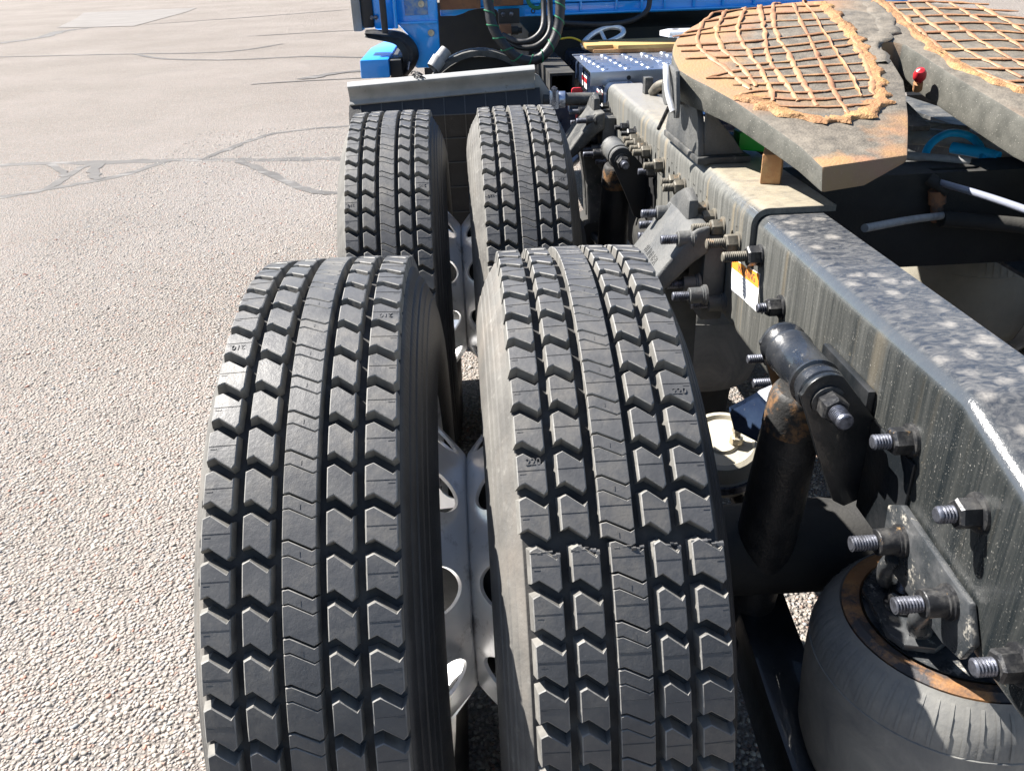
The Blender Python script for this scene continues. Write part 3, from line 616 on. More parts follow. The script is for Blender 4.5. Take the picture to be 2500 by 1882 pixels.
# ---------------------------------------------------------------- shock absorbers
def shock(dx, dy, dz, label, mats):
    mC, mB, mP = mats
    s = assembly('shock_absorber', label, 'shock absorber', (-.5 + dx, -.05 + dy, .35 + dz), 'shock absorbers beside the frame rail')
    X, Z = -.5 + dx, .88 + dz
    f = lambda y: y + dy
    br = [(X - .036, Z + .005)] + [(X + .034 * math.cos(math.radians(a)), Z + .034 * math.sin(math.radians(a))) for a in np.linspace(165, 60, 8)] + [(-.432, Z - .035), (-.432, .715 + dz), (-.452, .705 + dz), (-.468, .715 + dz), (-.500, .79 + dz)]
    for y0, nm in ((-.172, 'rear_ear'), (-.008, 'front_ear')):
        part(MB().prism(br, lambda a, b: (a, f(y0), b), (0, .009, 0)), nm, mP, s, bevel=.002, smooth=30)
    part(MB().box(-.436, -.4312, f(-.285), f(-.1725), .705 + dz, .845 + dz).box(-.442, -.4312, f(-.1625), f(-.0085), .72 + dz, .88 + dz), 'mount_plate', mP, s, bevel=.003)
    part(MB().lathe([(-.160, 0), (-.160, .027), (-.156, .0325), (-.146, .0335), (-.142, .030), (-.132, .030), (-.130, .0345), (-.126, .0345), (-.122, .0325), (-.040, .0325), (-.036, .0345), (-.030, .0345), (-.026, .029), (-.016, .029), (-.008, .0345), (-.002, .0335), (0, .02), (0, 0)], (X, f(0), Z), (0, 1, 0), 36), 'bushing', mB, s, smooth=35)
    part(MB().lathe([(-.004, 0), (-.004, .024), (.012, .024), (.016, .018), (.016, 0)], (X, f(.003), Z), (0, 1, 0), 28), 'bolt_head', mB, s)
    bolt(s, X, f(-.174), Z - .004, D_, ST, af=.032, nl=.024, wr=.0225, sr=.0115, slen=.028, ax=(0, -1, 0), name='upper_bolt')
    bolt(s, -.4312, f(-.262), .866 + dz, D_, ST, slen=.022, wr=.021)
    a, b = P(X, f(-.085), .848 + dz), P(X, f(.0), .33 + dz); d = (b - a); L = np.linalg.norm(d)
    part(MB().lathe([(.060, 0), (.060, .0412), (.20, .0455), (.345, .047), (.347, .040), (L - .04, .039), (L - .03, 0)], a, d, 36), 'cylinder_body', mC, s, smooth=35)
    part(MB().lathe([(-.002, 0), (-.001, .031), (.002, .035), (.008, .038), (.022, .0405), (.060, .0422), (.066, .0425), (.066, .041)], a, d, 36), 'top_cap', M_cap, s, smooth=35)
    part(MB().lathe([(-.05, 0), (-.05, .032), (.05, .032), (.05, 0)], b, (0, 1, 0), 24), 'lower_eye', M_grime, s)
    return s
M_glossblack = dusty('glossy_black_paint', (.012, .014, .018), (.03, .032, .036), 20, .4, .7, .22, .4, 0, (.2, .19, .17), 75, .62, .7, .2, 160, coat=.4)
M_cap = dusty('rusty_shock_cap', (.27, .14, .05), (.17, .085, .035), 26, .35, .62, .6, .8, 0, (.018, .018, .018), 22, .40, .52, .45, 140)
M_shock = dusty('rust_speckled_black', (.013, .014, .016), (.028, .028, .028), 20, .4, .7, .35, .6, 0, (.2, .12, .05), 11, .66, .74, .4, 130)
shock(0, 0, 0, 'black shock absorber with rusty top, bolted to the near end of the rail', (M_shock, M_glossblack, M_black))
shock(-.008, 1.46, -.015, 'dusty shock absorber mount at the far bolt row of the rail', (M_shock, M_cast, M_blackmatt))
# ---------------------------------------------------------------- air springs
def bag(cx, cy, zt, label, mt=None):
    mt = mt or M_bag
    a = assembly('air_spring', label, 'air spring', (cx, cy, .2), 'air springs under the frame')
    k = 1.0
    pr = [(.0, .142), (.006, .146), (-.004, .152), (-.014, .1605), (-.032, .170), (-.058, .176), (-.095, .178), (-.15, .177), (-.22, .173), (-.262, .160), (-.275, .135), (-.262, .112)]
    part(MB().lathe([(p, r) for p, r in pr], (cx, cy, zt), (0, 0, 1), 72), 'bellows', mt, a, smooth=60)
    # moulded ribs fanning over the shoulder
    mb = MB()
    for i in range(60):
        t_ = i / 60 * 2 * math.pi + .02
        q = []
        for p, r in [(-.001, .1499), (-.014, .1619), (-.032, .1714), (-.056, .1771)]:
            for w in (-.0021, .0021): q.append((cx + r * math.cos(t_) - w * math.sin(t_), cy + r * math.sin(t_) + w * math.cos(t_), zt + p))
        mb.grid([[q[0], q[1]], [q[2], q[3]], [q[4], q[5]], [q[6], q[7]]])
    mb.lathe([(-.0585, .1763), (-.0595, .1775), (-.0615, .1777), (-.0625, .1767)], (cx, cy, zt), (0, 0, 1), 72)
    part(mb, 'moulded_rib', mt, a, fix=False)['kind'] = 'stuff'
    part(MB().lathe([(.004, .118), (.010, .121), (.012, .134), (.006, .143), (.0, .1425)], (cx, cy, zt), (0, 0, 1), 72), 'bead_ring', M_ring, a)
    part(MB().lathe([(.008, 0), (.008, .116), (.012, .118)], (cx, cy, zt), (0, 0, 1), 48), 'bead_plate', M_flake, a)
    part(MB().lathe([(-.28, .11), (-.40, .10), (-.40, 0)], (cx, cy, zt), (0, 0, 1), 32), 'piston', M_grime, a)
    return a
b1 = bag(-.335, -.292, .598, 'rear air spring bellows below the near end of the frame rail, rusty ring on top')
# its bracket to the rail
part(MB().prism([(-.258, .768), (-.285, .787), (-.325, .783), (-.445, .772), (-.468, .735), (-.455, .702), (-.42, .693), (-.28, .693), (-.262, .71)], lambda a, b: (-.4318, a, b), (-.009, 0, 0)), 'side_bracket', M_flake, b1, bevel=.002)
part(MB().prism([(-.245, -.432), (-.33, -.436), (-.352, -.425), (-.362, -.39), (-.345, -.36), (-.33, -.26), (-.22, -.26), (-.19, -.32), (-.20, -.39)], lambda y, x: (x - .012, y, .6125), (0, 0, .010)), 'top_plate', M_flake, b1, bevel=.002)
bolt(b1, -.441, -.302, .746, D_, ST, sleeve=.026, slen=.032, wr=.021); bolt(b1, -.441, -.415, .749, D_, ST, sleeve=.026, slen=.032, wr=.021)
bolt(b1, -.412, -.285, .6225, D_, ST, slen=.018, sr=.009, ax=(0, 0, 1))
part(MB().prism([(-.425, .6205), (-.33, .6205), (-.33, .698), (-.425, .692)], lambda a, b: (a, -.338, b), (0, .008, 0)), 'web', M_flake, b1, bevel=.002)
for p_ in ([(-.405, -.24, .625), (-.425, -.262, .65), (-.441, -.285, .69), (-.443, -.30, .72)], [(-.405, -.335, .625), (-.425, -.35, .645), (-.441, -.37, .68), (-.443, -.385, .71)]):
    part(MB().tube(smooth_path(p_), .011, 10), 'gusset_rod', M_flake, b1)
bag(-.335, 1.015, .598, 'front air spring under the left rail, in shade')
at = assembly('shade_tank', None)  # invented cylinders, added to keep sun off the ground between the rails
part(MB().lathe([(0, 0), (.0, .10), (.03, .145), (.66, .145), (.69, .10), (.69, 0)], (-.24, 1.42, .50), (0, 1, 0), 28).lathe([(0, 0), (.0, .10), (.03, .145), (.66, .145), (.69, .10), (.69, 0)], (.10, 1.42, .50), (0, 1, 0), 28), 'tank_body', M_grime, at)
bag(.43, 1.05, .67, 'sunlit beige air spring seen beyond the rail in the dark underside', dusty('beige_air_spring', (.27, .25, .2), (.2, .185, .15), 9, .35, .7, .6, .8))
# ---------------------------------------------------------------- brake chamber and its bracket
bc = assembly('brake_chamber', 'cream coloured brake chamber with brass fitting beside the inner rear tyre', 'brake chamber', (-.55, .22, .45))
c0, ad = P(-.465, .325, .515), P(-.12, -.35, .93)
part(MB().lathe([(.0, 0), (.0, .030), (-.006, .034), (-.007, .058), (.0, .064), (-.004, .074), (-.020, .081), (-.040, .083), (-.046, .090), (-.056, .092), (-.058, .084), (-.09, .082), (-.12, .05), (-.121, 0)], c0, ad, 40), 'chamber', M_cream, bc)
part(MB().lathe([(-.044, .0825), (-.042, .093), (-.060, .095), (-.062, .0835)], c0, ad, 40), 'clamp_band', M_steel, bc)
q = P(-.440, .315, .512)
part(MB().lathe([(0, 0), (0, .014), (.012, .014), (.013, .008), (.024, .008), (.025, .011), (.034, .011), (.036, .006), (.05, .006), (.05, 0)], q, (.05, .1, 1), 8), 'air_fitting', M_brass, bc, smooth=20)
hb = assembly('brake_bracket', 'small folded blue black bracket left of the black shock absorber', 'bracket', (-.48, .15, .7))
A_, B_, C_, D2 = P(-.475, .14, .722), P(-.505, .188, .668), P(-.505, .155, .650), P(-.475, .100, .652); E_ = P(-.445, .06, .70)
mb = MB().loft([[A_, B_, C_, D2, E_], [q_ + P(.0, -.004, -.007) for q_ in (A_, B_, C_, D2, E_)]])
mb.add([A_, E_, P(-.432, .10, .735), P(-.44, .165, .735)], [(0, 1, 2, 3)])
part(mb, 'folded_plate', M_navy, hb, smooth=20)
bolt(hb, -.43, .195, .758, D_, ST, slen=.03, wr=.016, sr=.0085, af=.024, nl=.014); bolt(hb, -.43, .155, .731, D_, ST, slen=.03, wr=.016, sr=.0085, af=.024, nl=.014)

# ---------------------------------------------------------------- fifth wheel
fwz = lambda y: 1.135 + .20 * (y - .65)
fw = thing('fifth_wheel', 'rusty fifth wheel coupling plate covered in orange grease beads, above the frame', 'fifth wheel', (0, .7, 1.0))
left = [(-.268, .311), (-.186, .327), (-.145, .415), (-.108, .497), (-.07, .59), (-.035, .68), (-.008, .80), (.006, .885), (.022, .922), (.048, .925), (.066, .905)]
right = [(.071, .815), (.078, .68), (.097, .465), (.12, .38), (.20, .335), (.36, .30), (.39, .295), (.42, .40), (.455, .60), (.50, .72)]
ctr = (.02, .835)
front = [(ctr[0] + .497 * math.cos(math.radians(a)), ctr[1] + .447 * math.sin(math.radians(a))) for a in np.linspace(-4, 176, 40)]
lside = [(-.480, .80), (-.464, .745), (-.444, .70), (-.412, .61), (-.378, .471), (-.357, .378), (-.349, .295)]
outl = left + right + front + lside
topv = [P(a, b, fwz(b)) for a, b in outl]
def lower(i, a, b):
    d = float(np.interp(b, [.3, .6, .8], [.042, .049, .064]))
    if i in (1, 2, 3, 4): d = .026
    if i == 1: d = .014
    if len(left) <= i < len(left) + 4: d = .076
    return P(a, b - (.012 if b < .32 and a < -.2 else 0), fwz(b) - d)
botv = [lower(i, a, b) for i, (a, b) in enumerate(outl)]
part(MB().loft([botv, topv]), 'top_plate', M_plate, fw, bevel=.006, smooth=35)
def fl(pts, lift=.004): return [(a, b, fwz(b) + lift) for a, b in pts]
LONG = [[(-0.105, 1.261), (-0.133, 1.242), (-0.195, 1.021), (-0.216, 0.875), (-0.244, 0.705), (-0.262, 0.557)], [(-0.074, 1.255), (-0.084, 1.204), (-0.145, 0.913), (-0.177, 0.748), (-0.208, 0.595), (-0.217, 0.51)], [(-0.207, 1.235), (-0.219, 1.207), (-0.278, 1.058), (-0.301, 0.909), (-0.31, 0.754), (-0.338, 0.593)], [(-0.161, 1.248), (-0.176, 1.217), (-0.211, 1.063), (-0.26, 0.892), (-0.279, 0.761), (-0.291, 0.588)], [(-0.038, 1.268), (-0.046, 1.255), (-0.064, 1.113), (-0.099, 0.92), (-0.133, 0.722), (-0.159, 0.59)], [(-0.3, 1.203), (-0.358, 1.096), (-0.4, 0.946), (-0.383, 0.806), (-0.366, 0.661)], [(-0.263, 1.216), (-0.323, 1.074), (-0.351, 0.931), (-0.344, 0.787), (-0.347, 0.676)], [(0.002, 1.216), (-0.009, 1.074), (-0.045, 0.909), (-0.084, 0.74), (-0.133, 0.601)]]
CROSS = [[(-0.3, 1.203), (-0.167, 1.229), (-0.001, 1.229)], [(-0.35, 1.129), (-0.207, 1.17), (-0.01, 1.176)], [(-0.411, 1.049), (-0.251, 1.102), (-0.026, 1.109)], [(-0.444, 1.022), (-0.289, 1.046), (-0.028, 1.067)], [(-0.449, 0.953), (-0.268, 0.964), (-0.038, 1.011)], [(-0.449, 0.917), (-0.27, 0.909), (-0.043, 0.953)], [(-0.451, 0.864), (-0.253, 0.868), (-0.05, 0.909)], [(-0.355, 0.802), (-0.212, 0.818), (-0.05, 0.853)], [(-0.437, 0.738), (-0.358, 0.772), (-0.303, 0.772), (-0.071, 0.787)], [(-0.437, 0.738), (-0.297, 0.726), (-0.088, 0.728)], [(-0.393, 0.692), (-0.272, 0.684), (-0.097, 0.684)], [(-0.404, 0.628), (-0.344, 0.651), (-0.26, 0.63), (-0.113, 0.65)], [(-0.404, 0.628), (-0.316, 0.601), (-0.239, 0.59), (-0.115, 0.603)], [(-0.346, 0.567), (-0.232, 0.55), (-0.132, 0.559)]]
RIGHT = [[(0.172, 1.23), (0.151, 1.083), (0.136, 0.925), (0.124, 0.82), (0.133, 0.72), (0.174, 0.605)], [(0.214, 1.229), (0.198, 1.095), (0.185, 0.931), (0.18, 0.818), (0.204, 0.659)], [(0.265, 1.222), (0.253, 1.074), (0.241, 0.917), (0.244, 0.772), (0.263, 0.643)], [(0.319, 1.203), (0.32, 1.053), (0.309, 0.894), (0.305, 0.74), (0.322, 0.626)], [(0.376, 1.176), (0.378, 1.025), (0.37, 0.864), (0.379, 0.708)], [(0.157, 1.222), (0.275, 1.222), (0.406, 1.176)], [(0.152, 1.163), (0.292, 1.156), (0.446, 1.109)], [(0.146, 1.102), (0.309, 1.095), (0.476, 1.039)], [(0.14, 1.039), (0.305, 1.032), (0.497, 0.968)], [(0.134, 0.975), (0.313, 0.961), (0.519, 0.894)], [(0.128, 0.909), (0.309, 0.894), (0.531, 0.818)], [(0.125, 0.849), (0.306, 0.826), (0.543, 0.74)], [(0.128, 0.787), (0.291, 0.756), (0.551, 0.676)], [(0.136, 0.724), (0.306, 0.692), (0.546, 0.618)], [(0.164, 0.643), (0.324, 0.618), (0.54, 0.559)]]
RIGHT = [[(min(a, .36 + .10 * max(0, min(1, (b - .55) / .35))), b) for a, b in L] for L in RIGHT]
for L, r0 in [(q, .0064) for q in LONG + RIGHT] + [(q, .0050) for q in CROSS]:
    p_ = smooth_path(fl(L, .002), 7); n = len(p_)
    p_ = [q + P(rng.normal(0, .0014), rng.normal(0, .0018), 0) for q in p_]
    rr = [r0 * (.55 + .75 * rng.random() ** 1.5) * (1 if 0 < i < n - 1 else .6) for i in range(n)]
    part(MB().tube(p_, rr, 8, flat=.48), 'grease_bead', M_grease, fw, smooth=70)
# thick smear of grease around the inner and rear edge of the patch
edge = [(0.005, 1.248), (-0.003, 1.143), (-0.013, 1.039), (-0.026, 0.946), (-0.042, 0.864), (-0.052, 0.803), (-0.079, 0.708), (-0.101, 0.643), (-0.119, 0.584), (-0.155, 0.529), (-0.223, 0.488), (-0.274, 0.487), (-0.329, 0.516), (-0.368, 0.567), (-0.396, 0.622)]
p_ = smooth_path(fl(edge, .001), 8); n = len(p_)
def blobby(p_, wmin, wmax, h, inner):
    G = []; ph_ = rng.random(4) * 6.28
    for i, q in enumerate(p_):
        t_ = p_[min(i + 1, len(p_) - 1)] - p_[max(i - 1, 0)]; t_ /= np.linalg.norm(t_); nn = np.array((-t_[1], t_[0], 0)); w1 = wmin + (wmax - wmin) * (.5 + .5 * math.sin(i * .85 + ph_[0] + math.sin(i * .31 + ph_[1]))) * (.7 + .5 * rng.random()); w2 = inner * (.75 + .3 * math.sin(i * .6 + ph_[2]) ** 2 + .3 * rng.random())
        hh = h * (.7 + .6 * rng.random())
        row = []
        for s_, z in ((1, -.002), (.75, .55), (.35, .9), (0, 1), (-.5, .7), (-.85, .4), (-1, -.002)):
            k = w1 if s_ > 0 else w2; row.append(q + nn * s_ * k + P(rng.normal(0, .0012), rng.normal(0, .0012), z * hh if z > 0 else z) + P(0, 0, rng.normal(0, .0009)))
        G.append(row)
    return MB().grid(G)
part(blobby(p_[:n * 6 // 10], .003, .022, .0050, .022), 'grease_smear', M_smear, fw, smooth=80)
part(blobby(p_[n * 6 // 10 - 1:], .003, .024, .0060, .048), 'grease_smear', M_smear, fw, smooth=80)
p2 = smooth_path(fl([(.150, 1.25), (.135, 1.1), (.12, .95), (.112, .83), (.118, .72), (.15, .62), (.18, .57)], .001), 8)
part(blobby(p2[::-1], .003, .02, .0045, .018), 'grease_smear', M_smear, fw, smooth=80)
# grey grease ridges pushed up by the throat
p_ = smooth_path(fl([(.13, 1.23), (.11, 1.1), (.07, .99), (.035, .955), (-.015, .88), (-.035, .78)], .001), 6)
part(blobby(p_, .01, .03, .004, .03), 'grease_ridge', M_plate, fw, smooth=80)
# pedestal
part(MB().box(-.452, -.335, .70, 1.03, .9803, .995), 'base_flange', M_dusty, fw, bevel=.003)
part(MB().prism([(1.035, .9955), (1.0, 1.06), (.94, 1.135), (.80, 1.135), (.735, 1.07), (.715, .9955)], lambda a, b: (-.448, a, b), (.014, 0, 0)), 'pedestal_plate', M_cast, fw, bevel=.003)
part(MB().prism([(-.434, .9955), (-.345, .9955), (-.37, 1.03), (-.434, 1.10)], lambda a, b: (a, .722, b), (0, .012, 0)), 'gusset', M_cast, fw, bevel=.002)
part(MB().prism([(-.434, .9955), (-.345, .9955), (-.37, 1.03), (-.434, 1.10)], lambda a, b: (a, 1.0, b), (0, .012, 0)), 'gusset', M_cast, fw, bevel=.002)
part(MB().prism([(.434, .9955), (.345, .9955), (.37, 1.03), (.434, 1.12)], lambda a, b: (a, .722, b), (0, .3, 0)), 'pedestal_plate', M_dusty, fw, bevel=.003)
part(MB().lathe([(-.02, 0), (-.02, .038), (.10, .038), (.10, 0)], (-.47, .87, 1.118), (1, 0, 0), 24), 'pivot_pin', M_cast, fw)
# release lever cluster hanging at the front left of the plate
part(MB().prism([(.855, 1.14), (.845, 1.165), (.80, 1.176), (.735, 1.170), (.712, 1.10), (.715, 1.078), (.735, 1.075), (.765, 1.112), (.80, 1.118)], lambda a, b: (-.493, a, b), (-.009, 0, 0)), 'release_lever', M_cast, fw, bevel=.002)
part(MB().tube(smooth_path([(-.508, .80, 1.172), (-.514, .765, 1.155), (-.512, .745, 1.12), (-.505, .725, 1.09)]), .007, 10), 'lever_hook', M_alu, fw)
part(MB().tube([(-.506, .765, 1.092), (-.510, .835, 1.035)], .0045, 8), 'pull_rod', M_bolt_dark, fw)
# jaw, red indicator and guide below the throat
part(MB().box(-.14, .18, .95, 1.12, 1.07, 1.13), 'jaw', M_greasedark, fw, bevel=.01)
part(MB().box(-.30, .04, .87, 1.07, 1.045, 1.06).box(.30, .62, .87, 1.07, 1.045, 1.06), 'dark_filler', M_grime, fw, bevel=.004)  # filler boxes added to make the inside of the throat dark
part(MB().prism([(-.12, .76), (.085, .759), (.11, .93), (-.1, .93)], lambda a, b: (a, b, 1.03 + .14 * (b - .76)), (0, 0, -.012)), 'guide_plate', M_greasedark, fw, bevel=.002)
part(MB().lathe([(0, 0), (.002, .008), (.012, .0135), (.022, .0135), (.032, .009), (.036, 0)], (.048, .775, 1.122), (-.3, -.5, .8), 14), 'red_indicator', M_red, fw)
part(MB().lathe([(0, 0), (.0, .010), (.02, .010), (.02, 0)], (.053, .785, 1.104), (-.3, -.5, .8), 12), 'indicator_stem', M_rust, fw)

# ---------------------------------------------------------------- deck plate, tan plates, handles
dk = assembly('deck_plate', 'pale aluminium step plate with raised studs between the rails', 'step plate', (0, 2.4, 1.0))
part(MB().prism([(-.476, 2.70), (-.482, 2.11), (.48, 2.17), (.48, 2.78)], lambda a, b: (a, b, 1.0), (0, 0, -.004)).prism([(-.482, 2.11), (-.482, 2.103), (.48, 2.163), (.48, 2.17)], lambda a, b: (a, b, .9998), (0, 0, -.048)), 'plate', M_deck, dk, bevel=.0018)
mb = MB()
stud = bpy.data.meshes.new('stud')
sm = MB().lathe([(0, .026), (.002, .024), (.0035, .018), (.0042, .009), (.0044, 0)], (0, 0, 0), (0, 0, 1), 12).mesh('stud'); sm.materials.append(M_deck)
for i in range(7):
    for j in range(6):
        x = -.42 + i * .085 + (j % 2) * .03 * 0 - j * .004; y = 2.17 + j * .088 + i * .004
        o = bpy.data.objects.new('stud', sm); C.objects.link(o); o.parent = dk.obj; o.location = (x, y, 1.0002); o.scale = (.62, .8, 1)
part(MB().lathe([(0, 0), (0, .008)], (-.34, 2.1105 , .975), (0, -1, 0), 14), 'lip_hole', M_blackmatt, dk, fix=False)
part(MB().box(-.40, .40, 2.2, 2.7, .95, .9955), 'support', M_grime, dk)
tp = thing('tan_plate', 'rusty tan steel plate lying on the front of the step plate', 'steel plate', (-.2, 2.8, 1.0))
part(MB().prism([(-.406, 2.925), (-.415, 2.70), (-.30, 2.70), (-.285, 2.66), (.25, 2.60), (.30, 2.90)], lambda a, b: (a, b, 1.016), (0, 0, .016)), 'upper_plate', M_tan, tp, bevel=.002)
part(MB().prism([(-.40, 2.90), (-.385, 2.69), (-.27, 2.675), (-.10, 2.64), (.25, 2.59), (.30, 2.90)], lambda a, b: (a, b, 1.0008), (0, 0, .015)), 'lower_plate', M_rust, tp, bevel=.002)
g1 = assembly('grab_handle', 'looped pale aluminium handle standing behind the tan plate', 'handle', (-.3, 2.98, 1.0))
lp = [(-.392, 2.95, 1.004), (-.385, 2.985, 1.018), (-.33, 3.03, 1.052), (-.26, 3.05, 1.072), (-.208, 3.035, 1.066), (-.205, 3.0, 1.046), (-.25, 2.965, 1.026), (-.33, 2.94, 1.006), (-.38, 2.935, 1.001), (-.392, 2.95, 1.004)]
part(MB().tube(smooth_path(lp), .0125, 10), 'loop', M_alu, g1, smooth=80)
part(MB().tube([(-.30, 3.04, 1.055), (-.29, 2.955, 1.02)], .009, 8), 'crossbar', M_alu, g1)
g2 = assembly('lug_bracket', 'pale aluminium lug with a slot at the front edge of the coupling plate', 'bracket', (-.1, 2.5, 1.05))
part(MB().prism([(-.165, 2.42), (-.145, 2.34), (-.05, 2.30), (.03, 2.36), (.03, 2.46), (-.12, 2.48)], lambda a, b: (a, b, 1.085), (0, 0, .02)), 'lug_plate', M_alu, g2, bevel=.004)
part(MB().lathe([(0, 0), (0, .014)], (-.10, 2.43, 1.1065), (0, 0, 1), 16), 'slot', M_blackmatt, g2, fix=False)
part(MB().box(-.10, -.04, 2.36, 2.40, 1.0, 1.0845), 'lug_post', M_alu, g2, bevel=.004)

# ---------------------------------------------------------------- mudguard
mg = assembly('mudguard', 'grey and black quarter mudguard above the front pair of tyres', 'mudguard', (-1.02, 2.1, .9))
def zt_(x): return .997 + (x + 1.36) * .048
def sheet(prof, x0, x1, th, n=14):
    G = []
    for i in range(n + 1):
        x = x0 + (x1 - x0) * i / n; G.append([(x, y, z + zt_(x) - .997) for y, z in prof])
    up = MB().grid(G); lo = [[(x, y + th[0], z + th[1]) for x, y, z in r_] for r_ in G]; up.grid(lo)
    for row in (0, -1):
        up.grid([G[row], lo[row]])
    up.grid([[r_[0] for r_ in G], [r_[0] for r_ in lo]]); up.grid([[r_[-1] for r_ in G], [r_[-1] for r_ in lo]])
    return up
lip = [(2.080, 1.005), (2.073, 1.003), (2.059, .996), (2.055, .992), (2.054, .986), (2.062, .976), (2.071, .962), (2.076, .946), (2.075, .939), (2.067, .934), (2.064, .929), (2.068, .925)]
part(sheet(lip[:4], -1.359, -.689, (.003, -.003)), 'lip_edge', M_lip, mg, smooth=60)
part(sheet(lip[3:], -1.358, -.690, (.004, -.002)), 'lip', M_fender, mg, smooth=60)
# split in the lip held by wire stitches
for k in range(7):
    a = rng.uniform(0, 6.28); q = P(-1.105 + rng.uniform(-.02, .02), 2.075 + rng.uniform(-.03, .03), 1.018)
    q[2] = 1.004 + zt_(q[0]) - .997 + (q[1] - 2.075) * .16
    part(MB().tube(smooth_path([q + P(-.014, .012, .0), q + P(-.004, .0, .010), q + P(.010, -.008, .004), q + P(.016, .004 * math.cos(a), -.002)]), .0022, 6), 'wire_stitch', M_blackmatt, mg)
arcp = [(1.3067 + .80 * math.cos(math.radians(a)), .5 + .80 * math.sin(math.radians(a))) for a in np.linspace(31, -22, 16)]
arcp = [(2.069, .9245)] + [q for q in arcp if q[1] < .91]
part(sheet(arcp, -1.362, -.672, (.006, .002)), 'inner_panel', M_blackmatt, mg, smooth=60)
mb = MB()
for i in range(9):
    x = -1.32 + i * .075
    for (ya_, za_), (yb_, zb_) in zip(arcp[:-1], arcp[1:]): mb.add([(x - .002, ya_ - .004, za_ + zt_(x) - .997), (x + .002, ya_ - .004, za_ + zt_(x) - .997), (x + .002, yb_ - .004, zb_ + zt_(x) - .997), (x - .002, yb_ - .004, zb_ + zt_(x) - .997)], [(0, 1, 2, 3)])
for k in range(1, len(arcp), 2):
    y, z = arcp[k]; mb.box(-1.36, -.675, y - .005, y - .001, z + .018, z + .021)
part(mb, 'panel_rib', dusty('worn_black_plastic', (.05, .05, .05), (.08, .078, .075), 30, .4, .7, .5, .6), mg, fix=False)['kind'] = 'stuff'
part(MB().box(-1.364, -1.352, 2.05, 2.18, .70, .905), 'side_flange', M_blackmatt, mg, bevel=.003)
part(MB().grid([[(-x, y, z) for x, y, z in r_] for r_ in [[(xx, yy, zz + zt_(-1.02) - .997) for yy, zz in lip + arcp] for xx in (-1.36, -1.0, -.672)]]), 'far_mudguard', M_blackmatt, truck, smooth=60)
part(MB().prism([(-.69, 1.01), (-.672, 1.0), (-.640, .95), (-.60, .935), (-.60, .90), (-.69, .87)], lambda a, b: (a, 2.075, b), (0, .008, 0)), 'arm_plate', M_fender, mg, bevel=.003)
part(MB().tube([(-.436, 2.115, .905), (-.66, 2.085, .915)], .0225, 18), 'support_pipe', M_dusty, mg)
part(MB().box(-.638, -.605, 2.052, 2.078, .885, .948).lathe([(0, .024), (0, .029), (.024, .029), (.024, .024)], (-.60, 2.095, .912), (1, -.1, 0), 18), 'pipe_clamp', M_deck, mg, bevel=.003)
part(MB().tube([(-.622, 2.045, .91), (-.622, 2.045, .965)], .006, 8).lathe([(0, 0), (0, .013), (.01, .013), (.01, 0)], (-.622, 2.045, .95), (0, 0, 1), 6), 'clamp_bolt', M_steel, mg)

# ---------------------------------------------------------------- cab and its rear parts
YB = 3.2
cab = assembly('truck_cab', 'blue truck cab, lower edge of its rear wall at the top of the view', 'truck cab', (0, 4.2, 1.1))
mb = MB().box(-1.03, 1.2, YB, 5.4, 1.172, 2.7); part(mb, 'rear_wall', M_blue, cab, bevel=.012)
part(MB().prism([(-1.035, 1.171), (-1.035, 1.137), (-.965, 1.136), (-.93, 1.144), (-.90, 1.156), (-.86, 1.163), (-.79, 1.163), (-.762, 1.15), (-.752, 1.122), (-.44, 1.119), (1.2, 1.116), (1.2, 1.171)], lambda a, b: (a, YB + .002, b), (0, .4, 0)), 'sill', M_blue, cab, bevel=.004)
mb = MB()
for x in (-.38, -.21, -.09, .02, .16, .30, .45): mb.box(x, x + .012, YB - .012, YB - .0005, 1.135, 1.30)
mb.box(-.62, 1.2, YB - .0145, YB - .0135 + .008, 1.178, 1.192); mb.box(-.64, 1.2, YB - .018, YB - .0005, 1.1235, 1.132)
part(mb, 'pressed_rib', M_blue, cab, bevel=.003)
# corner pillar with rounded lower lobe
pil = [(-1.245, 1.7), (-1.045, 1.7), (-1.045, 1.0)] + [(-1.105 + .06 * math.cos(math.radians(a)), .978 + .06 * math.sin(math.radians(a))) for a in np.linspace(0, -90, 6)] + [(-1.16, .918), (-1.185, .935), (-1.18, 1.0), (-1.185, 1.06), (-1.235, 1.115)]
part(MB().prism(pil, lambda a, b: (a, YB - .06, b), (0, .05, 0)), 'corner_pillar', M_blue, cab, bevel=.012)
part(MB().box(-1.235, -1.05, YB - .075, YB - .0605, 1.112, 1.124).box(-1.245, -1.23, YB - .13, YB - .0605, 1.10, 1.7), 'pillar_flange', M_blue, cab, bevel=.004)
part(MB().box(-1.195, -1.09, YB - .066, YB - .0605, 1.15, 1.6), 'worn_plate', dusty('worn_blue', (.3, .36, .42), (.06, .2, .5), 30, .4, .6, .4, .6), cab, bevel=.003)
for x, z in ((-1.082, 1.072), (-1.118, 1.196)): part(MB().lathe([(0, 0), (0, .016), (.006, .014), (.006, .006), (.004, 0)], (x, YB - .066, z), (0, -1, 0), 14), 'rivet', M_brass, cab)
part(MB().box(-1.35, -1.245, YB - .02, YB + .3, 1.09, 1.7), 'side_panel', M_blue, cab, bevel=.02)
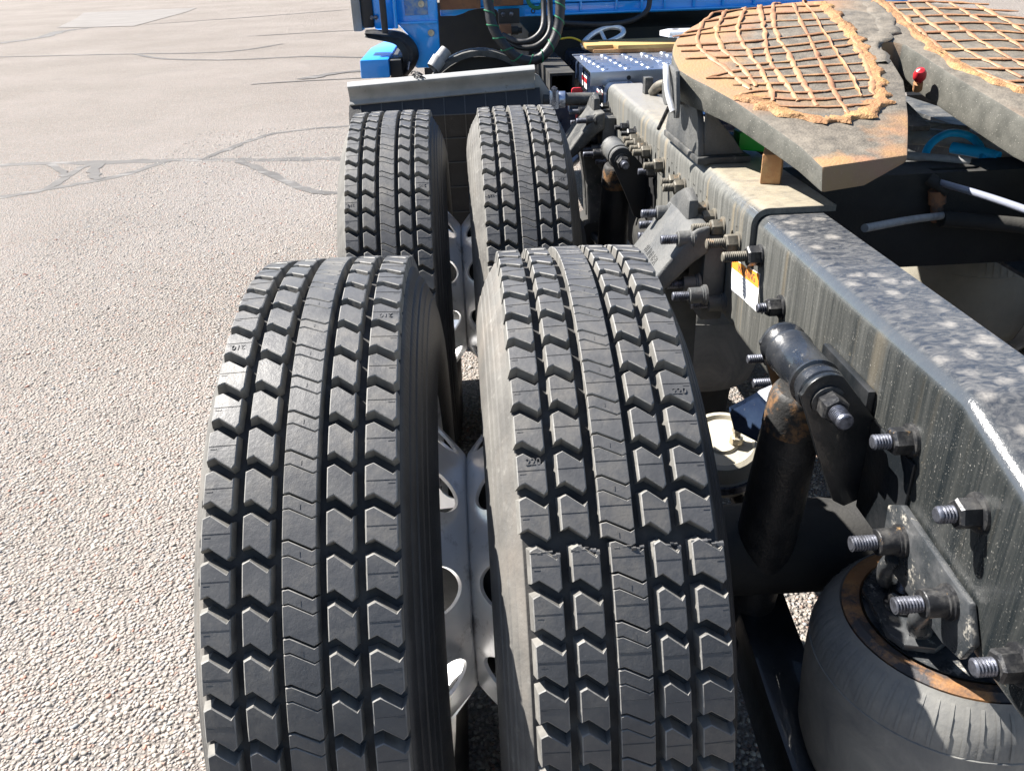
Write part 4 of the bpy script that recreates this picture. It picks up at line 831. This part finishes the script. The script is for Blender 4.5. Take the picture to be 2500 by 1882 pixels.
# rusty covers and latch on the sill
part(MB().box(-1.035, -.845, YB - .03, YB - .0005, 1.165, 1.4), 'rusty_cover', M_rustdark, cab, bevel=.006)
part(MB().box(-.80, -.645, YB - .03, YB - .0005, 1.172, 1.4), 'rusty_cover', M_rustdark, cab, bevel=.006)
part(MB().box(-.765, -.665, YB - .035, YB - .021, 1.095, 1.16), 'latch_plate', M_blackmatt, cab, bevel=.004)
for x in (-.742, -.703): part(MB().lathe([(0, 0), (0, .011), (.005, .009), (.007, 0)], (x, YB - .035, 1.137), (0, -1, 0), 12), 'latch_screw', M_steel, cab)
part(MB().lathe([(0, .006), (0, .011), (.004, .010), (.004, .006)], (-.60, YB - .02, 1.145), (0, -1, 0), 14), 'sill_plug', M_blackmatt, cab)
# dark driveline behind and below the cab
part(MB().box(-.62, .62, 3.3, 4.9, .45, 1.05), 'engine_block', M_grime, cab, bevel=.02)
part(MB().lathe([(0, 0), (0, .14), (.2, .2), (.5, .22), (.5, 0)], (0, 2.9, .78), (0, 1, 0), 24), 'gearbox', M_grime, cab)
part(MB().box(-1.2, 1.2, 4.9, 4.95, .3, 1.11), 'bulkhead', M_grime, cab)
ext = assembly('side_extender', 'grey and black rubber side extender at the left corner of the blue cab', 'fairing', (-1.42, 3.2, 1.1))
part(MB().box(-1.443, -1.400, 3.16, 3.30, 1.088, 1.9), 'rubber_edge', M_fender, ext, bevel=.008)
part(MB().box(-1.399, -1.345, 3.17, 3.23, 1.10, 1.9), 'hinge_panel', M_blackmatt, ext, bevel=.01)
part(MB().box(-1.30, -1.272, 3.02, 3.05, 1.085, 1.9), 'support_post', M_rubber, ext, bevel=.006)
for x in (-1.352, -1.333): part(MB().lathe([(0, 0), (0, .010), (.006, .009), (.009, 0)], (x, 3.165, 1.145), (0, -1, 0), 12), 'hinge_bolt', M_steel, ext)
mf = assembly('fender_bracket', 'curved black strap bracket below the left corner of the blue cab', 'bracket', (-1.2, 3.1, 1.0))
pth = smooth_path([(-1.385, 3.1, 1.082), (-1.33, 3.1, 1.075), (-1.25, 3.1, 1.062), (-1.212, 3.1, 1.04), (-1.186, 3.1, 1.0), (-1.192, 3.1, .95), (-1.232, 3.1, .89)], 6)
G0 = []
wd = np.interp(np.linspace(0, 1, len(pth)), [0, .2, .5, .75, 1], [.013, .020, .034, .038, .018])
for q, w in zip(pth, wd): G0.append(q)
rings = []
for i, q in enumerate(G0):
    t_ = G0[min(i + 1, len(G0) - 1)] - G0[max(i - 1, 0)]; t_ /= np.linalg.norm(t_); n_ = P(-t_[2], 0, t_[0]); w = wd[i]
    rings.append([q + n_ * w + P(0, .0, 0), q + n_ * w * .3 + P(0, -.025, 0), q - n_ * w * .2 + P(0, -.012, 0), q - n_ * w + P(0, -.03, 0), q - n_ * w + P(0, .05, 0), q + n_ * w + P(0, .05, 0)])
part(MB().loft(rings), 'strap', M_rubber, mf, bevel=.004, smooth=50)
part(MB().tube([(-1.19, 3.05, .96), (-1.20, 3.05, .925)], .006, 6), 'retaining_clip', M_deck, mf)
bx = assembly('side_step_box', 'bright blue box section of the side step at the left', 'step', (-1.35, 3.2, .85))
part(MB().loft([[(-1.408, 2.95, .905), (-1.277, 2.95, .905), (-1.277, 2.95, .985), (-1.405, 2.95, .985)], [(-1.408, 3.5, .905), (-1.277, 3.5, .905), (-1.277, 3.5, .985), (-1.405, 3.5, .985)], [(-1.33, 4.1, .905), (-1.25, 4.1, .905), (-1.25, 4.1, .985), (-1.33, 4.1, .985)]]), 'step_body', M_bluestep, bx, bevel=.008)
part(MB().box(-1.276, -1.225, 2.99, 3.6, .90, .975), 'mount', M_grime, bx, bevel=.004)
bb = assembly('shade_box', None)  # unseen box added to block sun from the ground beside the rail
part(MB().box(-1.25, -.62, 2.30, 2.78, .30, .84), 'box_body', M_grime, bb, bevel=.02)
tk = assembly('fuel_tank', 'dark round fuel tank end with strap behind the mudguard', 'fuel tank', (-.87, 3.2, .5))
part(MB().lathe([(0, 0), (0, .20), (.01, .255), (.03, .268), (.22, .268), (.22, 0)], (-.87, 2.84, .735), (0, 1, 0), 48), 'tank_body', M_grime, tk)
part(MB().lathe([(.0, .273), (.0, .279), (.05, .279), (.05, .273)], (-.87, 2.95, .735), (0, 1, 0), 48), 'tank_strap', M_steel, tk)
part(MB().lathe([(0, .262), (0, .285), (.02, .288), (.04, .285), (.04, .262)], (-.87, 2.80, .735), (0, 1, 0), 48), 'tank_rim', M_dusty, tk)
part(MB().lathe([(0, .030), (.05, .034), (.052, .028), (.10, .026), (.10, 0)], (-1.075, 2.80, .955), (.55, .3, .6), 10), 'filler_neck', M_hosegrey, tk)

# ---------------------------------------------------------------- hoses
def hose(name, label, cat, path, r, m, stripe=None, n=12, group=None):
    h = thing(name, label, cat, tuple(path[0]), group); sp = smooth_path(path, 10)
    part(MB().tube(sp, r, n), 'hose_body', m, h, smooth=70)
    if stripe:
        T = [sp[min(i + 1, len(sp) - 1)] - sp[max(i - 1, 0)] for i in range(len(sp))]; L = 0; q = []
        seg = [0] + list(np.cumsum([np.linalg.norm(sp[i + 1] - sp[i]) for i in range(len(sp) - 1)])); a = 0
        pts = []
        while a < seg[-1]:
            i = int(np.clip(np.searchsorted(seg, a) - 1, 0, len(sp) - 2)); t_ = T[i] / np.linalg.norm(T[i]); p0 = sp[i] + (sp[i + 1] - sp[i]) * (a - seg[i]) / max(seg[i + 1] - seg[i], 1e-6)
            u = np.cross(t_, P(0, 1, 0)); u /= np.linalg.norm(u); w = np.cross(u, t_); ph = a / .055 * 2 * math.pi
            pts.append(p0 + (r + .0005) * (math.cos(ph) * u + math.sin(ph) * w)); a += .0055
        part(MB().tube(pts, .0032, 5), 'spiral_wrap', stripe, h, smooth=70)
    return h
hose('air_hose', 'thick black hose in a loop with green spiral wrap, hanging behind the mudguard', 'hose', [(-.835, 2.75, 1.32), (-.822, 2.72, 1.20), (-.812, 2.7, 1.13), (-.775, 2.68, 1.06), (-.72, 2.67, 1.003), (-.655, 2.67, .985), (-.60, 2.67, 1.005), (-.555, 2.68, 1.06), (-.53, 2.7, 1.13), (-.522, 2.72, 1.22), (-.515, 2.75, 1.32)], .0205, M_rubber, M_hosegreen, group='hoses hanging behind the cab')
hose('air_hose', 'thin upper black hose curving inside the wrapped loop', 'hose', [(-.76, 2.9, 1.07), (-.70, 2.85, 1.045), (-.64, 2.84, 1.05), (-.59, 2.85, 1.09), (-.575, 2.9, 1.17), (-.575, 2.95, 1.32)], .0125, M_rubber, group='hoses hanging behind the cab')
hose('air_hose', 'thin lower black hose curving inside the wrapped loop', 'hose', [(-.745, 2.92, 1.045), (-.68, 2.87, 1.018), (-.61, 2.86, 1.025), (-.555, 2.88, 1.075), (-.545, 2.93, 1.16), (-.545, 2.96, 1.32)], .0125, M_rubber, group='hoses hanging behind the cab')
hose('green_hose', 'green hose loop against the blue cab sill', 'hose', [(-.62, 3.12, 1.3), (-.63, 3.1, 1.20), (-.60, 3.09, 1.165), (-.565, 3.1, 1.18), (-.55, 3.12, 1.3)], .009, M_hosegreen)
hose('cab_cable', 'black cable bundle sagging under the blue cab wall', 'cable', [(-.075, 3.1, 1.35), (-.07, 3.08, 1.19), (-.09, 3.06, 1.13), (-.16, 3.05, 1.095), (-.27, 3.05, 1.085), (-.40, 3.06, 1.09), (-.52, 3.1, 1.10)], .012, M_rubber)
hose('yellow_cable', 'thin yellow cable in the dark gap left of the tan plate', 'cable', [(-.50, 2.95, 1.04), (-.455, 2.93, 1.045), (-.42, 2.92, 1.035), (-.40, 2.93, 1.02)], .004, M_yellow)
# valve block under the cab
vb = assembly('air_valve', 'small brown air valve hanging inside the hose loop', 'valve', (-.73, 3.1, 1.05))
part(MB().box(-.765, -.71, 3.08, 3.14, 1.035, 1.10), 'valve_body', M_rustdark, vb, bevel=.006)
part(MB().lathe([(0, 0), (0, .018), (.03, .018), (.035, .012), (.05, .012), (.05, 0)], (-.71, 3.1, 1.07), (1, 0, 0), 12), 'valve_cap', M_grime, vb)
part(MB().lathe([(0, 0), (0, .008), (.04, .008), (.04, 0)], (-.722, 3.06, 1.02), (0, 0, 1), 10), 'valve_tag', M_brass, vb)
# hoses seen through the coupling throat
G_ = 'air lines under the coupling plate'
hose('blue_air_line', 'bright blue air line arching through the throat of the coupling plate', 'air line', [(.105, .79, .93), (.135, .84, .965), (.20, .88, .985), (.25, .86, .975), (.235, .78, .945), (.185, .745, .90), (.16, .74, .85)], .009, M_hoseblue, group=G_)
hose('blue_air_line', 'short straight blue air line right of the blue arch', 'air line', [(.205, .86, .955), (.24, .80, .955), (.262, .765, .95)], .0135, M_hoseblue, group=G_)
hose('grey_air_line', 'grey line crossing below the blue arch under the coupling plate', 'air line', [(-.02, .86, .96), (.08, .79, .955), (.17, .72, .955)], .010, M_hosegrey, group=G_)
hose('grey_air_line', 'grey conduit bundle behind the blue arch', 'air line', [(-.05, 1.0, .95), (.06, .95, .965), (.16, .93, .97), (.28, .86, .96), (.33, .80, .95)], .020, M_hosegrey, group=G_)
hose('grey_air_line', 'upper grey conduit under the throat', 'air line', [(-.06, 1.05, .97), (.05, 1.02, .985), (.17, .99, .985), (.28, .93, .975)], .014, M_hosegrey, group=G_)
tf = assembly('t_fitting', 'grey tee fitting on the dark crossmember', 'fitting', (.05, .63, .92))
part(MB().lathe([(0, 0), (0, .014), (.02, .014), (.02, .011), (.05, .011), (.05, 0)], (.035, .635, .945), (.4, -.3, -.3), 12), 'elbow', M_grime, tf)
part(MB().lathe([(0, 0), (0, .018), (.03, .018), (.03, .013), (.07, .013), (.07, 0)], (.055, .63, .92), (.2, 0, -1), 12), 'tee_body', M_rustdark, tf)
ty_ = hose('steel_pipe', 'bright steel pipe running from the crossmember to the right edge', 'pipe', [(.055, .625, .937), (.062, .49, .947), (.066, .35, .955), (.075, .1, .965)], .0072, dusty('white_pipe', (.3, .32, .4), (.24, .26, .32), 20, .4, .7, .3, .5, .4))
hose('dark_pipe', 'dull pipe slanting below the crossmember', 'pipe', [(.06, .60, .872), (-.06, .51, .895), (-.20, .41, .915)], .008, M_hosegrey)
hose('dark_pipe', 'thick dark pipe with couplings under the crossmember', 'pipe', [(.06, .60, .865), (.14, .60, .855), (.24, .56, .85), (.34, .46, .845)], .017, M_grime)
# elbow fitting on the rail flange
el = assembly('hose_elbow', 'dusty hose elbow at the inner edge of the rail behind the coupling', 'hose fitting', (-.35, 1.75, .97))
part(MB().box(-.352, -.325, 1.76, 1.80, .955, 1.02), 'mount', M_dusty, el, bevel=.003)
part(MB().tube(smooth_path([(-.33, 1.74, .975), (-.318, 1.71, 1.0), (-.295, 1.68, 1.008), (-.272, 1.66, .998), (-.262, 1.64, .97)]), .016, 14), 'elbow_body', M_bolt_tan, el, smooth=70)
# dark tank tops between the rails ahead of the coupling
bt = assembly('battery_caps', 'row of dark round caps between the rails', 'caps', (-.2, 2.0, .9))
part(MB().box(-.33, .3, 1.75, 2.1, .80, .90), 'cap_base', M_navy, bt, bevel=.01)
for x, y in ((-.26, 1.92), (-.17, 1.95), (-.20, 1.86), (-.27, 1.83), (-.12, 1.87)): part(MB().lathe([(0, .024), (.016, .024), (.018, .02), (.018, 0)], (x, y, .90), (0, 0, 1), 16), 'cap', M_navy, bt)
# red tow hook and red valve beside the rail
rh = assembly('red_tag', 'small rounded red tag above the mudguard pipe beside the rail', 'tag', (-.52, 2.2, .93))
part(MB().prism(arc(-.530, .925, .010, 90, 180, 4) + [(-.540, .890), (-.498, .890)] + arc(-.508, .925, .010, 0, 90, 4), lambda a, b: (a, 2.20, b), (0, .012, 0)), 'tag_body', M_red, rh, bevel=.003)
rv = assembly('red_valve', 'notched red fitting below the mudguard pipe', 'fitting', (-.53, 2.1, .8))
part(MB().box(-.535, -.505, 2.08, 2.11, .80, .825).box(-.53, -.512, 2.082, 2.108, .826, .840).box(-.537, -.505, 2.08, 2.11, .8405, .858), 'fitting_body', M_red, rv, bevel=.004)
part(MB().box(-.56, -.44, 2.10, 2.16, .8585, .892), 'fitting_bracket', M_navy, rv, bevel=.006)
part(MB().tube([(-.52, 2.10, .80), (-.505, 2.05, .72)], .010, 8), 'fitting_hose', M_rubber, rv)
stt = assembly('diagonal_strut', 'dark blue diagonal strut with a pale strip as its lit edge beside the front hanger', 'strut', (-.52, 1.9, .7))
part(MB().loft([[(-.492, 1.93, .825), (-.470, 1.93, .825), (-.470, 1.95, .79), (-.492, 1.95, .79)], [(-.545, 2.22, .665), (-.52, 2.22, .665), (-.52, 2.24, .63), (-.545, 2.24, .63)]]), 'strut_bar', M_navy, stt, bevel=.003)
part(MB().loft([[(-.494, 1.928, .8285), (-.480, 1.928, .8285), (-.480, 1.928, .826), (-.494, 1.928, .826)], [(-.547, 2.218, .6685), (-.533, 2.218, .6685), (-.533, 2.218, .666), (-.547, 2.218, .666)]]), 'lit_edge', M_deck, stt)  # pale strip painting the sunlit edge of the bar
# green coupling under the ramp
gl = thing('green_coupling', 'bright green plastic coupling under the left ramp of the coupling plate', 'coupling', (-.28, .78, 1.0))
part(MB().prism([(-.045, -.02), (.02, -.028), (.055, 0), (.03, .022), (-.045, .018)], lambda a, b: (-.300 + a, .76, 1.015 + b), (0, .05, 0)), 'coupling_body', M_green, gl, bevel=.004)
part(MB().tube([(-.30, .80, 1.005), (-.33, .95, .99)], .012, 8), 'coupling_hose', M_rubber, gl)
